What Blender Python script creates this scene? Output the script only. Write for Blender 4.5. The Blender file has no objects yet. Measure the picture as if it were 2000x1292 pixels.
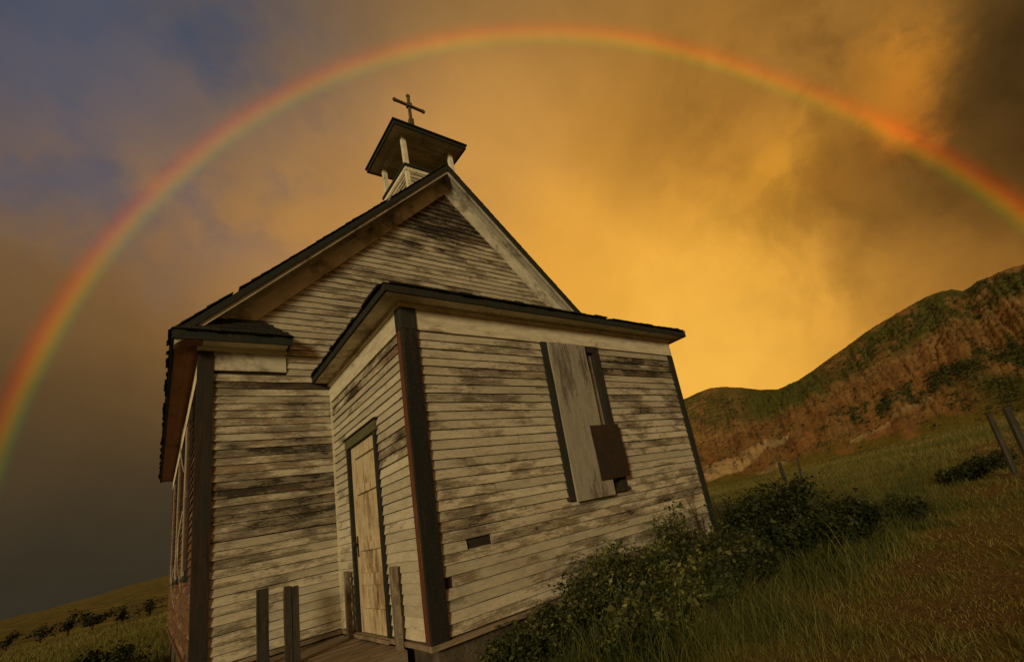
import bpy, math, random
import numpy as np
from mathutils import Vector, Matrix

random.seed(7)
RNG = np.random.default_rng(11)
S = bpy.context.scene
COL = S.collection
rad = math.radians

# ------------------------------------------------------------------ camera
CAM = Vector((-1.706, -3.982, 0.841))
YAW, PIT, ROL = rad(43.735), rad(15.776), rad(-11.593)
F = Vector((math.sin(YAW)*math.cos(PIT), math.cos(YAW)*math.cos(PIT), math.sin(PIT)))
R0 = Vector((math.cos(YAW), -math.sin(YAW), 0)); U0 = R0.cross(F)
R_ = R0*math.cos(ROL) + U0*math.sin(ROL); U_ = U0*math.cos(ROL) - R0*math.sin(ROL)
cd = bpy.data.cameras.new('camera'); cam = bpy.data.objects.new('camera', cd); COL.objects.link(cam)
M = Matrix((R_, U_, -F)).transposed().to_4x4(); M.translation = CAM; cam.matrix_world = M
cd.sensor_width = 36; cd.lens = 901.12/2000*36
cd.shift_x = -121.25/2000; cd.shift_y = 79.39/2000
cd.clip_start = 0.05; cd.clip_end = 20000
S.camera = cam
S.render.resolution_x, S.render.resolution_y = 1024, 661

# ------------------------------------------------------------------ node helper
def lin(r, g, b):
    f = lambda c: (c/255/12.92) if c/255 <= .04045 else ((c/255+.055)/1.055)**2.4
    return (f(r), f(g), f(b))

class N:
    """small wrapper round a node tree"""
    def __init__(s, tree): s.t = tree; s.n = tree.nodes; s.l = tree.links; s.n.clear()
    def new(s, ty, **kw):
        n = s.n.new('ShaderNode'+ty)
        for k, v in kw.items(): setattr(n, k, v)
        return n
    def put(s, sock, v):
        if hasattr(v, 'links'): s.l.new(v, sock)
        elif isinstance(v, (tuple, list)) and len(v) == 3 and sock.type == 'RGBA': sock.default_value = (*v, 1)
        else: sock.default_value = v
    def math(s, op, a, b=None, c=None, clamp=False):
        n = s.new('Math', operation=op, use_clamp=clamp); s.put(n.inputs[0], a)
        if b is not None: s.put(n.inputs[1], b)
        if c is not None: s.put(n.inputs[2], c)
        return n.outputs[0]
    def vmath(s, op, a, b=None):
        n = s.new('VectorMath', operation=op); s.put(n.inputs[0], a)
        if b is not None:
            if op == 'SCALE': s.put(n.inputs[3], b)
            else: s.put(n.inputs[1], b)
        return n.outputs['Value'] if op in ('DOT_PRODUCT', 'LENGTH') else n.outputs[0]
    def noise(s, vec, scale=1., detail=4., rough=.55, dist=0., out=0):
        n = s.new('TexNoise'); s.put(n.inputs['Vector'], vec); n.inputs['Scale'].default_value = scale
        n.inputs['Detail'].default_value = detail; n.inputs['Roughness'].default_value = rough; n.inputs['Distortion'].default_value = dist
        return n.outputs[out]
    def mix(s, f, a, b, mode='MIX'):
        n = s.new('Mix', data_type='RGBA', blend_type=mode); s.put(n.inputs[0], f); s.put(n.inputs[6], a); s.put(n.inputs[7], b)
        return n.outputs[2]
    def step(s, v, lo, hi, a=0., b=1.):
        n = s.new('MapRange', interpolation_type='SMOOTHSTEP'); s.put(n.inputs[0], v)
        for i, q in zip((1, 2, 3, 4), (lo, hi, a, b)): s.put(n.inputs[i], q)
        return n.outputs[0]
    def ramp(s, f, stops):
        n = s.new('ValToRGB'); s.put(n.inputs[0], f); e = n.color_ramp.elements
        while len(e) < len(stops): e.new(.5)
        for q, (p, c) in zip(e, stops): q.position = p; q.color = (*c, 1)
        return n.outputs[0]

def direction(az, el):
    az, el = rad(az), rad(el)
    return (math.sin(az)*math.cos(el), math.cos(az)*math.cos(el), math.sin(el))

# ------------------------------------------------------------------ sky (world) with the rainbow round the point opposite the sun
SUN_AZ, SUN_EL = 236.0, 14.0
W = bpy.data.worlds.new('World'); S.world = W; W.use_nodes = True
n = N(W.node_tree)
tc = n.new('TexCoord'); D = n.vmath('NORMALIZE', tc.outputs['Generated'])
warp = n.vmath('SCALE', n.vmath('SUBTRACT', n.noise(D, 2.6, 6, .55, out=1), (.5, .5, .5)), .20)
DW = n.vmath('NORMALIZE', n.vmath('ADD', D, warp))
DV = n.vmath('NORMALIZE', n.vmath('ADD', D, n.vmath('SCALE', n.vmath('SUBTRACT', n.noise(D, 9., 6, .6, out=1), (.5, .5, .5)), .13)))
sky = n.new('TexSky', sky_type='NISHITA'); sky.sun_disc = False
sky.sun_elevation = rad(SUN_EL); sky.sun_rotation = rad(SUN_AZ); sky.air_density = 1.0; sky.dust_density = 2.0
clear = n.mix(1., sky.outputs[0], (.036, .042, .046), 'MULTIPLY')
# cloud deck: azimuth, elevation and colour of each large mass of cloud; beyond them it goes on as an even brown overcast
CLOUD = [(-12.1, 45.0, 80, 78, 86), (-0.9, 46.1, 72, 82, 104), (-7.6, 39.5, 70, 82, 108), (14.1, 52.0, 102, 86, 70), (6.7, 42.3, 108, 90, 70), (0, 36.5, 122, 96, 68), (37.3, 54.8, 128, 97, 60), (61.5, 51.3, 142, 102, 52), (79.5, 43.2, 140, 98, 42), (88.6, 36.6, 150, 106, 46), (93.9, 25.6, 46, 34, 17), (97.8, 31.3, 46, 34, 16), (90.1, 21.9, 58, 42, 20), (95.5, 19, 70, 48, 20), (-9.0, 31.4, 112, 88, 62), (-1.9, 28.8, 164, 116, 58), (-7.9, 23.3, 98, 72, 42), (-8.6, 15.0, 62, 52, 36), (-7.6, 7.0, 46, 43, 33), (-0.8, 6.8, 52, 47, 35), (-1.6, 16.8, 104, 76, 42), (6.7, 33.5, 188, 134, 66), (21.1, 43.3, 172, 126, 76), (42.7, 46.7, 190, 136, 66), (56.8, 41.6, 196, 136, 52), (44.8, 32.9, 236, 168, 64), (55.2, 23.8, 240, 174, 66), (65.6, 16.9, 240, 178, 70), (75.9, 14.4, 238, 170, 64), (58.1, 12.8, 236, 175, 70), (72.6, 31.6, 190, 128, 42), (78.6, 28.7, 138, 90, 32), (85.5, 23.2, 104, 70, 28), (81.0, 19.0, 150, 100, 40), (87.8, 16.0, 118, 78, 30), (86.0, 13.2, 160, 108, 44), (71.2, 40.3, 158, 108, 44), (83.6, 33.9, 142, 96, 38), (14.2, 35.8, 198, 142, 70), (33.4, 40.9, 208, 150, 70), (70.8, 23.6, 222, 156, 54), (30, 14, 190, 134, 60), (14, 12, 110, 82, 46)]
KW = 95.
tot = .004; acc = tuple(.004*q for q in lin(140, 102, 58))
for az, el, *rgb in CLOUD:
    w = n.math('EXPONENT', n.math('MULTIPLY_ADD', n.vmath('DOT_PRODUCT', DW, direction(az, el)), KW, -KW))
    tot = n.math('ADD', w, tot); acc = n.vmath('ADD', n.vmath('SCALE', lin(*rgb), w), acc)
c = n.vmath('SCALE', acc, n.math('DIVIDE', 1., tot))
# a break in the cloud where the clear sky shows
gap = n.math('MULTIPLY', n.step(n.vmath('DOT_PRODUCT', DW, direction(-5, 43)), math.cos(rad(22)), math.cos(rad(4))), n.step(n.noise(D, 5., 5, .6), .40, .66, .0, .6))
c = n.mix(gap, c, n.mix(.6, clear, lin(66, 84, 110)))
# billows
b1 = n.noise(DW, 4.2, 6, .55); b2 = n.noise(DW, 11., 5, .6)
bill = n.math('ADD', n.math('MULTIPLY', b1, .75), n.math('MULTIPLY', b2, .25))
storm = n.step(n.vmath('DOT_PRODUCT', DW, direction(86, 30)), math.cos(rad(26)), math.cos(rad(6)))
amp = n.math('MULTIPLY_ADD', storm, .45, .14)
k = n.math('MULTIPLY_ADD', n.math('SUBTRACT', n.step(bill, .34, .66), .5), amp, 1.)
c = n.vmath('SCALE', c, k)
# lit wisps of torn cloud at the edge of the storm
for az, el, kw, col, amt in ((88.5, 34.2, 700, (190, 124, 42), .9), (87.7, 31.9, 900, (192, 122, 38), .9), (85.6, 30.8, 1100, (184, 118, 38), .6), (83.9, 33.2, 900, (170, 110, 38), .5), (87.0, 28.4, 1500, (196, 112, 34), .75), (75.6, 31.3, 700, (216, 148, 46), .7), (73.6, 29.6, 900, (212, 146, 46), .6), (80.5, 26.5, 600, (150, 98, 34), .5), (82, 41, 300, (168, 116, 50), .5)):
    w = n.math('EXPONENT', n.math('MULTIPLY_ADD', n.vmath('DOT_PRODUCT', DV, direction(az, el)), kw, -kw))
    c = n.mix(n.math('MULTIPLY', n.math('MULTIPLY', w, amt), n.step(b2, .30, .58, .35, 1.)), c, lin(*col))
# rainbow: a ring of tinted light round the point opposite the sun, slightly uneven as the rain curtain is
AX = (40.435, .915)
ang = n.math('MULTIPLY', n.math('ARCCOSINE', n.vmath('DOT_PRODUCT', D, direction(*AX))), 180/math.pi)
hh_ = n.math('MULTIPLY_ADD', n.vmath('DOT_PRODUCT', D, (math.cos(rad(AX[0])), -math.sin(rad(AX[0])), 0)), .625, .5)
RES = [(-.8, 50.45), (-.713, 50.9), (-.623, 51.3), (-.431, 51.73), (-.24, 51.75), (-.043, 51.49), (.091, 51.23), (.222, 50.96), (.348, 50.55), (.466, 50.37), (.571, 50.66), (.659, 51.3), (.708, 51.83), (.79, 53.0)]
rc = n.ramp(hh_, [((h_+.8)/1.6, ((q-50)/4,)*3) for h_, q in RES])
off_ = n.math('SUBTRACT', ang, n.math('MULTIPLY_ADD', n.new('SeparateColor').outputs[0] if False else rc, 4., 50.))
t = n.new('MapRange'); n.put(t.inputs[0], off_); t.inputs[1].default_value = -1.35; t.inputs[2].default_value = 1.7
q4 = lambda r, g, b: (r/4, g/4, b/4)
bow = n.ramp(t.outputs[0], [(0, q4(1, 1, 1)), (.12, q4(1.0, .98, 1.)), (.22, q4(.92, 1.25, 1.05)), (.33, q4(1.2, 1.9, .95)), (.45, q4(2.2, 2.1, .60)), (.56, q4(2.9, 1.6, .5)), (.67, q4(2.6, 1.0, .5)), (.78, q4(1.75, .85, .7)), (.90, q4(1.25, .95, .9)), (1, q4(1, 1, 1))])
bow = n.vmath('SCALE', bow, 4.)
lum = n.vmath('DOT_PRODUCT', c, (.5, .4, .1))
sat = n.math('MULTIPLY', n.step(lum, .02, .20, .85, .24), n.step(n.noise(D, 3., 3, .5), .25, .6, .8, 1.))
fac = n.vmath('ADD', n.vmath('SCALE', n.vmath('SUBTRACT', bow, (1, 1, 1)), sat), (1, 1, 1))
c = n.vmath('MULTIPLY', c, fac)
bg = n.new('Background'); n.put(bg.inputs[0], c); bg.inputs[1].default_value = 0.77
out = n.new('OutputWorld'); n.l.new(bg.outputs[0], out.inputs[0])

sd = bpy.data.lights.new('sun', 'SUN'); sun = bpy.data.objects.new('sun', sd); COL.objects.link(sun)
sd.energy = 1.5; sd.angle = rad(11); sd.color = (1., .85, .52)
sun.rotation_euler = Vector(direction(SUN_AZ, SUN_EL)).to_track_quat('Z', 'Y').to_euler(); sun.location = (-20, -30, 20)
S.view_settings.view_transform = 'Standard'; S.view_settings.look = 'None'; S.view_settings.gamma = 1; S.view_settings.exposure = 0.38
S.cycles.max_bounces = 6

# ------------------------------------------------------------------ numpy noise
def _h(ix, iy, seed):
    q = (ix.astype(np.int64)*374761393 + iy.astype(np.int64)*668265263 + seed*1442695041) & 0xffffffff
    q = ((q ^ (q >> 13))*1274126177) & 0xffffffff
    return ((q ^ (q >> 16)) & 0xffff)/65535.
def vn(x, y, seed=0):
    x = np.asarray(x, float); y = np.asarray(y, float)
    ix, iy = np.floor(x), np.floor(y); fx, fy = x-ix, y-iy
    fx = fx*fx*(3-2*fx); fy = fy*fy*(3-2*fy)
    a, b = _h(ix, iy, seed), _h(ix+1, iy, seed); c_, d = _h(ix, iy+1, seed), _h(ix+1, iy+1, seed)
    return (a+(b-a)*fx)*(1-fy) + (c_+(d-c_)*fx)*fy
def fbm(x, y, oct=4, seed=0, g=.5):
    s = 0; a = 1; w = 0
    for i in range(oct): s = s+a*vn(x*2**i, y*2**i, seed+i*17); w += a; a *= g
    return s/w
def sst(x, a, b):
    t = np.clip((x-a)/(b-a), 0, 1); return t*t*(3-2*t)

# ------------------------------------------------------------------ objects
ORG = {}
def tag(o, label=None, cat=None, group=None, kind=None):
    for k, v in (('label', label), ('category', cat), ('group', group), ('kind', kind)):
        if v: o[k] = v
    return o
def empty(name, loc, **kw):
    o = bpy.data.objects.new(name, None); COL.objects.link(o); o.location = loc; o.empty_display_size = .3
    ORG[o.name] = Vector(loc); return tag(o, **kw)
def mesh_obj(name, verts, faces, mat, parent=None, smooth=False, org=None, **kw):
    v = np.asarray(verts, float)
    if org is None:
        lo, hi = v.min(0), v.max(0); org = ((lo[0]+hi[0])/2, (lo[1]+hi[1])/2, lo[2])
    org = np.asarray(org, float)
    me = bpy.data.meshes.new(name); me.from_pydata((v-org).tolist(), [], [list(f) for f in faces]); me.update()
    if smooth: me.polygons.foreach_set('use_smooth', [True]*len(me.polygons))
    me.materials.append(mat)
    o = bpy.data.objects.new(name, me); COL.objects.link(o)
    base = Vector((0, 0, 0))
    if parent is not None: o.parent = parent; base = ORG[parent.name]
    o.location = Vector(org)-base; ORG[o.name] = Vector(org)
    return tag(o, **kw)
def big_mesh(name, verts, faces, mat, parent=None, smooth=False, attrs=None, org=(0, 0, 0), **kw):
    """numpy arrays in, faces all of one size"""
    me = bpy.data.meshes.new(name); nv, nf, k = len(verts), len(faces), faces.shape[1]
    me.vertices.add(nv); me.vertices.foreach_set('co', (np.asarray(verts)-np.asarray(org)).astype(np.float32).ravel())
    me.loops.add(nf*k); me.loops.foreach_set('vertex_index', faces.astype(np.int32).ravel())
    me.polygons.add(nf); me.polygons.foreach_set('loop_start', np.arange(0, nf*k, k, dtype=np.int32))
    me.polygons.foreach_set('loop_total', np.full(nf, k, dtype=np.int32))
    if smooth: me.polygons.foreach_set('use_smooth', np.ones(nf, bool))
    for an, arr in (attrs or {}).items():
        if arr.ndim == 1:
            a = me.attributes.new(an, 'FLOAT', 'POINT'); a.data.foreach_set('value', arr.astype(np.float32))
        else:
            a = me.attributes.new(an, 'FLOAT_COLOR', 'POINT'); a.data.foreach_set('color', np.c_[arr, np.ones(len(arr))].astype(np.float32).ravel())
    me.update(calc_edges=True); me.validate(); me.materials.append(mat)
    o = bpy.data.objects.new(name, me); COL.objects.link(o)
    base = Vector((0, 0, 0))
    if parent is not None: o.parent = parent; base = ORG[parent.name]
    o.location = Vector(org)-base; ORG[o.name] = Vector(org)
    return tag(o, **kw)

class MB:
    def __init__(s): s.v = []; s.f = []
    def add(s, v, f):
        k = len(s.v); s.v += [tuple(q) for q in v]; s.f += [tuple(i+k for i in q) for q in f]; return s
    def hexa(s, a, b):
        """a, b: two quads (4 points each) joined"""
        return s.add(list(a)+list(b), [(3, 2, 1, 0), (4, 5, 6, 7), (0, 1, 5, 4), (1, 2, 6, 5), (2, 3, 7, 6), (3, 0, 4, 7)])
    def box(s, x0, x1, y0, y1, z0, z1):
        return s.hexa([(x0, y0, z0), (x1, y0, z0), (x1, y1, z0), (x0, y1, z0)], [(x0, y0, z1), (x1, y0, z1), (x1, y1, z1), (x0, y1, z1)])
    def sweep(s, rings):
        """rings of equal length, closed cross-sections, capped"""
        m = len(rings[0]); v = [q for r in rings for q in r]; f = []
        for i in range(len(rings)-1):
            for j in range(m): f.append((i*m+j, i*m+(j+1) % m, (i+1)*m+(j+1) % m, (i+1)*m+j))
        f.append(tuple(range(m-1, -1, -1))); f.append(tuple(range((len(rings)-1)*m, len(rings)*m)))
        return s.add(v, f)
    def tube(s, pts, radii, seg=6):
        rings = []
        for i, p in enumerate(pts):
            p = Vector(p); d = (Vector(pts[min(i+1, len(pts)-1)])-Vector(pts[max(i-1, 0)])).normalized()
            a = d.cross(Vector((0.31, 0.2, .93))).normalized(); b = d.cross(a)
            rings.append([p+(a*math.cos(2*math.pi*k/seg)+b*math.sin(2*math.pi*k/seg))*radii[i] for k in range(seg)])
        return s.sweep(rings)
    def map(s, fn): s.v = [tuple(fn(Vector(q))) for q in s.v]; return s
    def obj(s, name, mat, parent=None, **kw): return mesh_obj(name, s.v, s.f, mat, parent, **kw)
def bevel(o, w=.006):
    m = o.modifiers.new('bevel', 'BEVEL'); m.width = w; m.segments = 1; m.limit_method = 'ANGLE'; return o
def warped_box(x0, x1, y0, y1, z0, z1, axis, seg=6, amp=.004, rnd=None):
    """a board along one axis with slight unevenness"""
    r = rnd or random; rings = []
    lo, hi = (x0, y0, z0), (x1, y1, z1); o = [a for a in (0, 1, 2) if a != axis]
    for i in range(seg+1):
        t = i/seg; ring = []
        j = [r.uniform(-amp, amp) for _ in range(2)]
        for (p, q) in ((0, 0), (1, 0), (1, 1), (0, 1)):
            P = [0, 0, 0]; P[axis] = lo[axis]+(hi[axis]-lo[axis])*t
            P[o[0]] = (lo, hi)[p][o[0]]+j[0]+r.uniform(-amp, amp)*.3; P[o[1]] = (lo, hi)[q][o[1]]+j[1]+r.uniform(-amp, amp)*.3
            ring.append(tuple(P))
        rings.append(ring)
    m = MB(); m.sweep(rings); return m

# ------------------------------------------------------------------ materials
def material(name):
    m = bpy.data.materials.new(name); m.use_nodes = True; return m, N(m.node_tree)
def finish(n, col, rough=.85, bump=None, bstr=.3, bdist=.01, spec=.25):
    p = n.new('BsdfPrincipled'); n.put(p.inputs['Base Color'], col); n.put(p.inputs['Roughness'], rough)
    p.inputs['Specular IOR Level'].default_value = spec
    if bump is not None:
        b = n.new('Bump'); b.inputs['Strength'].default_value = bstr; b.inputs['Distance'].default_value = bdist
        n.put(b.inputs['Height'], bump); n.l.new(b.outputs[0], p.inputs['Normal'])
    o = n.new('OutputMaterial'); n.l.new(p.outputs[0], o.inputs[0])
def wood(name, paint, bare, dark, wear0=0., stretch=(1.9, 1.9, 5.5), grain=(8, 8, 120), stain=None, stain_amt=.5, bstr=.35, rough=.85, var=.36, offs=1.):
    """old paint over bare weathered wood; 'wear' custom property on the piece shifts how much is gone"""
    m, n = material(name)
    pos = n.new('NewGeometry').outputs['Position']; oi = n.new('ObjectInfo').outputs['Random']
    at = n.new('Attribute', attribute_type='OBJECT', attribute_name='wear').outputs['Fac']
    off = n.new('CombineXYZ'); n.put(off.inputs[0], n.math('MULTIPLY', oi, 37.*offs)); n.put(off.inputs[1], n.math('MULTIPLY', oi, 19.*offs)); n.put(off.inputs[2], n.math('MULTIPLY', oi, 11.*offs))
    P1 = n.vmath('ADD', n.vmath('MULTIPLY', pos, stretch), off.outputs[0])
    n1 = n.noise(P1, 1., 5, .58, .0)
    P2 = n.vmath('ADD', n.vmath('MULTIPLY', pos, grain), off.outputs[0])
    n2 = n.noise(P2, 1., 4, .6)
    n3 = n.noise(pos, 1.1, 3, .5)
    n4 = n.noise(n.vmath('MULTIPLY', pos, (24, 24, 60)), 1., 5, .7)
    s = n.math('MULTIPLY_ADD', n1, 1.15, wear0-.06+.5-.575-.15-.25-.25)
    s = n.math('MULTIPLY_ADD', n2, .30, s); s = n.math('MULTIPLY_ADD', n3, .50, s); s = n.math('MULTIPLY_ADD', n4, .50, s)
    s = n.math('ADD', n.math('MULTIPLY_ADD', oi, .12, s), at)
    peel = n.step(s, .46, .64); rot = n.step(s, .68, .80)
    pc = n.mix(n.step(n2, .3, .75, 0., .8), paint, tuple(q*.74 for q in paint))
    pc = n.mix(n.step(n4, .50, .72, 0, .45), pc, bare)
    pc = n.mix(n.step(n.noise(P1, 2.3, 4, .6), .42, .70, 0, .6), pc, tuple(q*.62 for q in paint))
    bc = n.mix(n.step(n2, .3, .7), bare, tuple(q*.55 for q in bare))
    bc = n.mix(n.step(n4, .5, .66, 0., .45), bc, paint)
    c = n.mix(n.math('MULTIPLY', peel, .9), pc, bc); c = n.mix(rot, c, dark)
    if stain:
        c = n.mix(n.step(n.math('ADD', n.noise(P1, .6, 4, .6), n.math('MULTIPLY', at, .3)), .56, .74, 0, stain_amt), c, stain)
    c = n.vmath('SCALE', c, n.math('MULTIPLY_ADD', oi, var, 1-var*.6))
    h = n.math('ADD', n.math('MULTIPLY', n2, .7), n.math('MULTIPLY', peel, -.6)); h = n.math('ADD', h, n.math('MULTIPLY', n4, .4))
    finish(n, c, rough, h, bstr, .006)
    return m
CREAM = (.50, .435, .305); BARE = (.165, .128, .078); DARK = (.035, .026, .017)
M_SIDE = wood('weathered_siding', CREAM, BARE, DARK, 0., stain=(.24, .14, .07), stain_amt=.35)
M_TRIM = wood('faded_trim', (.68, .59, .41), (.34, .26, .16), (.06, .045, .03), -.12, (2, 2, 8), (6, 6, 30), stain=(.27, .16, .07), stain_amt=.4)
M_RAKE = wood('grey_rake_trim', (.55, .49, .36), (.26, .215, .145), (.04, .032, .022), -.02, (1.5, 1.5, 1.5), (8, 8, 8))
M_GREEN = wood('dark_green_trim', (.022, .027, .019), (.040, .030, .018), (.014, .012, .009), 0., (9, 9, 1.2), (40, 40, 5))
M_CORNER = wood('worn_corner_board', (.016, .017, .012), (.085, .055, .032), (.012, .01, .007), -.06, (12, 12, .9), (60, 60, 5), stain=(.05, .02, .01), stain_amt=.3)
M_CORNR = wood('red_corner_board', (.10, .032, .014), (.14, .055, .025), (.02, .012, .008), .0, (12, 12, .9), (60, 60, 5))
M_CORNM = wood('dark_corner_board', (.020, .021, .015), (.04, .022, .013), (.012, .01, .007), .0, (12, 12, .9), (60, 60, 5), stain=(.055, .022, .011), stain_amt=.5)
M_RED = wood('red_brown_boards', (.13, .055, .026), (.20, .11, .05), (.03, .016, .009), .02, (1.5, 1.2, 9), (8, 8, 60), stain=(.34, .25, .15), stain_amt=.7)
M_SOFR = wood('red_soffit_boards', (.36, .17, .075), (.26, .14, .065), (.08, .04, .02), -.05, (3, 1.2, 9), (20, 6, 40))
M_SHEATH = wood('dark_sheathing', (.045, .033, .02), (.03, .022, .014), (.01, .008, .005))
M_SHING = wood('old_shingles', (.018, .018, .015), (.032, .025, .017), (.012, .011, .009), 0., (3, 3, 3), (30, 30, 30))
M_DOOR = wood('old_door_paint', (.54, .43, .26), (.28, .17, .08), (.09, .055, .028), -.02, (9, 9, 1.6), (60, 60, 7), stain=(.34, .19, .07), stain_amt=.5, var=.02, offs=0.)
M_PANEL = wood('grey_plywood', (.38, .335, .245), (.17, .135, .105), (.09, .07, .055), -.02, (8, 8, 1.3), (80, 80, 8))
M_RUST = wood('rusty_plate', (.030, .019, .010), (.05, .026, .011), (.018, .012, .007), 0., (4, 4, 4), (30, 30, 30))
M_POST = wood('weathered_post', (.055, .046, .031), (.036, .028, .018), (.02, .016, .011), .0, (14, 14, 1.2), (80, 80, 7))
M_POSTP = wood('peeling_post', (.25, .20, .135), (.13, .095, .06), (.05, .03, .018), .06, (14, 14, 2.5), (80, 80, 9))
M_DECK = wood('worn_deck_planks', (.25, .185, .115), (.15, .105, .062), (.05, .034, .02), 0., (2, 9, 9), (9, 70, 70))
M_CROSS = wood('weathered_cross', (.13, .09, .05), (.09, .065, .04), (.04, .03, .02), 0., (6, 6, 6), (40, 40, 40))
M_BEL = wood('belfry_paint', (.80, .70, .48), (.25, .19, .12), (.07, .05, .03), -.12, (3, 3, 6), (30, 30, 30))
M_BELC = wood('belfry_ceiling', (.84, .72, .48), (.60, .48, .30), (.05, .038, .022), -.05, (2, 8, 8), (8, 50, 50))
def concrete():
    m, n = material('mottled_concrete'); pos = n.new('NewGeometry').outputs['Position']
    a = n.noise(pos, 3., 6, .65); b = n.noise(pos, 26., 4, .6)
    c = n.ramp(a, [(.3, (.025, .019, .012)), (.5, (.075, .056, .034)), (.7, (.15, .115, .072))])
    c = n.mix(n.step(b, .45, .7, 0, .6), c, (.05, .042, .03)); finish(n, c, .95, b, .6, .02); return m
M_CONC = concrete()
def glass():
    m, n = material('dark_pane'); finish(n, (.012, .011, .009), .12, spec=.5); return m
M_GLASS = glass()
def iron():
    m, n = material('rusty_iron'); pos = n.new('NewGeometry').outputs['Position']
    finish(n, n.mix(n.noise(pos, 40., 4), (.02, .014, .01), (.07, .03, .012)), .7); return m
M_IRON = iron()

# ================================================================== terrain
def wrap(az): return (az+180) % 360-180
AZK = np.array([-180, -120, -60, -20, -8, 0, 30, 57, 70, 80, 90, 110, 150, 180.])
SLK = np.array([-.010, -.012, -.018, -.022, -.023, -.022, -.012, -.0045, .000, .010, .0165, .018, 0., -.010])
def polar(x, y):
    dx, dy = x-CAM.x, y-CAM.y
    return np.degrees(np.arctan2(dx, dy)), np.hypot(dx, dy)
FARK = np.array([[-180, .6], [-60, .5], [-20, .35], [-8.3, .38], [-6.3, .50], [-4.1, .70], [-1.5, .98], [1.1, 1.2], [10, 1.7], [30, 2.0], [60, 2.], [120, 2.], [180, .6]])
def ground_z(x, y):
    az, r = polar(np.asarray(x, float), np.asarray(y, float))
    s = np.interp(az, AZK, SLK)
    rr = np.maximum(r-6, 0); lim = np.where(rr < 110, rr, 110+(rr-110)*.12)
    z = -.40+s*lim
    z = z+.10*(fbm(x*.35, y*.35, 4, 3)-.5)*sst(r, .5, 4)+.5*(fbm(x*.04, y*.04, 3, 9)-.5)*sst(r, 15, 60)
    z = z+.06*sst(np.asarray(x, float), 1.5, 5)
    far = np.interp(az, FARK[:, 0], FARK[:, 1])
    zf = np.tan(np.radians(far))*1500*sst(r, 260, 1500)+14*(fbm(x*.004, y*.004, 4, 31)-.5)*sst(r, 260, 700)+4*(fbm(az*1.3, r*.002, 4, 5)-.5)*sst(r, 900, 1500)
    return z+zf
# trampled dry track through the grass
TRACK = np.array([[-.6, -5.2], [.6, -3.6], [1.6, -2.75], [2.7, -2.66], [4.2, -2.75], [6.4, -2.95], [9.5, -3.0], [14., -2.6], [24, -.5]])
def dry_field(x, y):
    d = np.full(np.shape(x), 1e9)
    for (a, b) in zip(TRACK[:-1], TRACK[1:]):
        ab = b-a; t = np.clip(((x-a[0])*ab[0]+(y-a[1])*ab[1])/(ab@ab), 0, 1)
        d = np.minimum(d, np.hypot(x-a[0]-t*ab[0], y-a[1]-t*ab[1]))
    az, r = polar(x, y)
    base = 1-sst(d, .25, 1.3+.02*r)
    base = np.maximum(base, sst(-y, 2.6, 4.2)*.5*sst(x, -1, 1))
    f = base*.72+(fbm(x*1.6, y*1.6, 4, 21)-.5)*1.7+(fbm(x*.25, y*.25, 3, 44)-.5)*.5
    return np.clip(f+.06, 0, 1)

def ground_material():
    m, n = material('meadow_soil'); pos = n.new('NewGeometry').outputs['Position']
    dry = n.new('Attribute', attribute_name='dry').outputs['Fac']
    a = n.noise(pos, 1.4, 6, .65); b = n.noise(pos, 14., 5, .65); f = n.noise(pos, .11, 5, .6)
    g = n.mix(n.step(a, .3, .7), (.042, .047, .012), (.095, .088, .021))
    g = n.mix(n.step(f, .42, .62), g, (.17, .150, .032))
    g = n.mix(n.step(n.noise(n.vmath('MULTIPLY', pos, (.02, .02, .02)), 1., 5, .6), .5, .62, 0, .7), g, (.12, .085, .028))
    d = n.mix(n.step(b, .3, .7), (.055, .036, .013), (.15, .095, .032))
    c = n.mix(n.math('MULTIPLY', dry, 1.), g, d)
    c = n.mix(n.step(b, .5, .75, 0, .5), c, (.016, .013, .006))
    finish(n, c, .95, n.math('ADD', b, a), .6, .05, .1); return m
M_GROUND = ground_material()
naz, nr = 420, 190
az = np.linspace(-180, 180, naz+1)[:-1]; rr = np.r_[0.05, np.geomspace(.35, 6000, nr-1)]
AZ, RR = np.meshgrid(np.radians(az), rr, indexing='ij')
gx, gy = CAM.x+RR*np.sin(AZ), CAM.y+RR*np.cos(AZ); gz = ground_z(gx, gy)
i, j = np.meshgrid(np.arange(naz), np.arange(nr-1), indexing='ij'); i2 = (i+1) % naz
faces = np.stack([i*nr+j, i*nr+j+1, i2*nr+j+1, i2*nr+j], -1).reshape(-1, 4)[:, ::-1]
cxy = np.array([[CAM.x, CAM.y, 0]])
big_mesh('ground', np.stack([gx, gy, gz], -1).reshape(-1, 3), faces, M_GROUND, None, True, {'dry': dry_field(gx, gy).ravel()}, kind='structure', label='grassy ground sloping away round the church')

# ---- eroded hill on the right
RK = np.array([[20, 2.0], [35, 4.5], [46, 7.2], [52, 8.6], [56.3, 9.44], [57.9, 9.8], [59.8, 10.0], [61.5, 9.65], [63.2, 9.1], [65, 8.35], [66.9, 7.88], [69.2, 8.29], [71.6, 9.15], [75.1, 10.48], [77.4, 11.31], [79.4, 11.81], [81.4, 12.26], [82.8, 12.57], [83.9, 12.6], [84.9, 12.35], [85.5, 11.9], [86.2, 11.98], [86.8, 12.17], [88.4, 12.33], [90.1, 12.3], [95, 12.6], [104, 13.4], [115, 13.], [130, 10.], [145, 6.]])
BK = np.array([[20, 125], [50, 115], [57, 108], [62, 100], [70, 92], [80, 84], [90, 78], [110, 74], [145, 80.]])
CK = np.array([[20, .30], [57, .30], [60.5, .33], [66, .50], [70, .56], [75, .50], [80, .48], [84.5, .53], [88.3, .575], [95, .6], [145, .6]])
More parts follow.
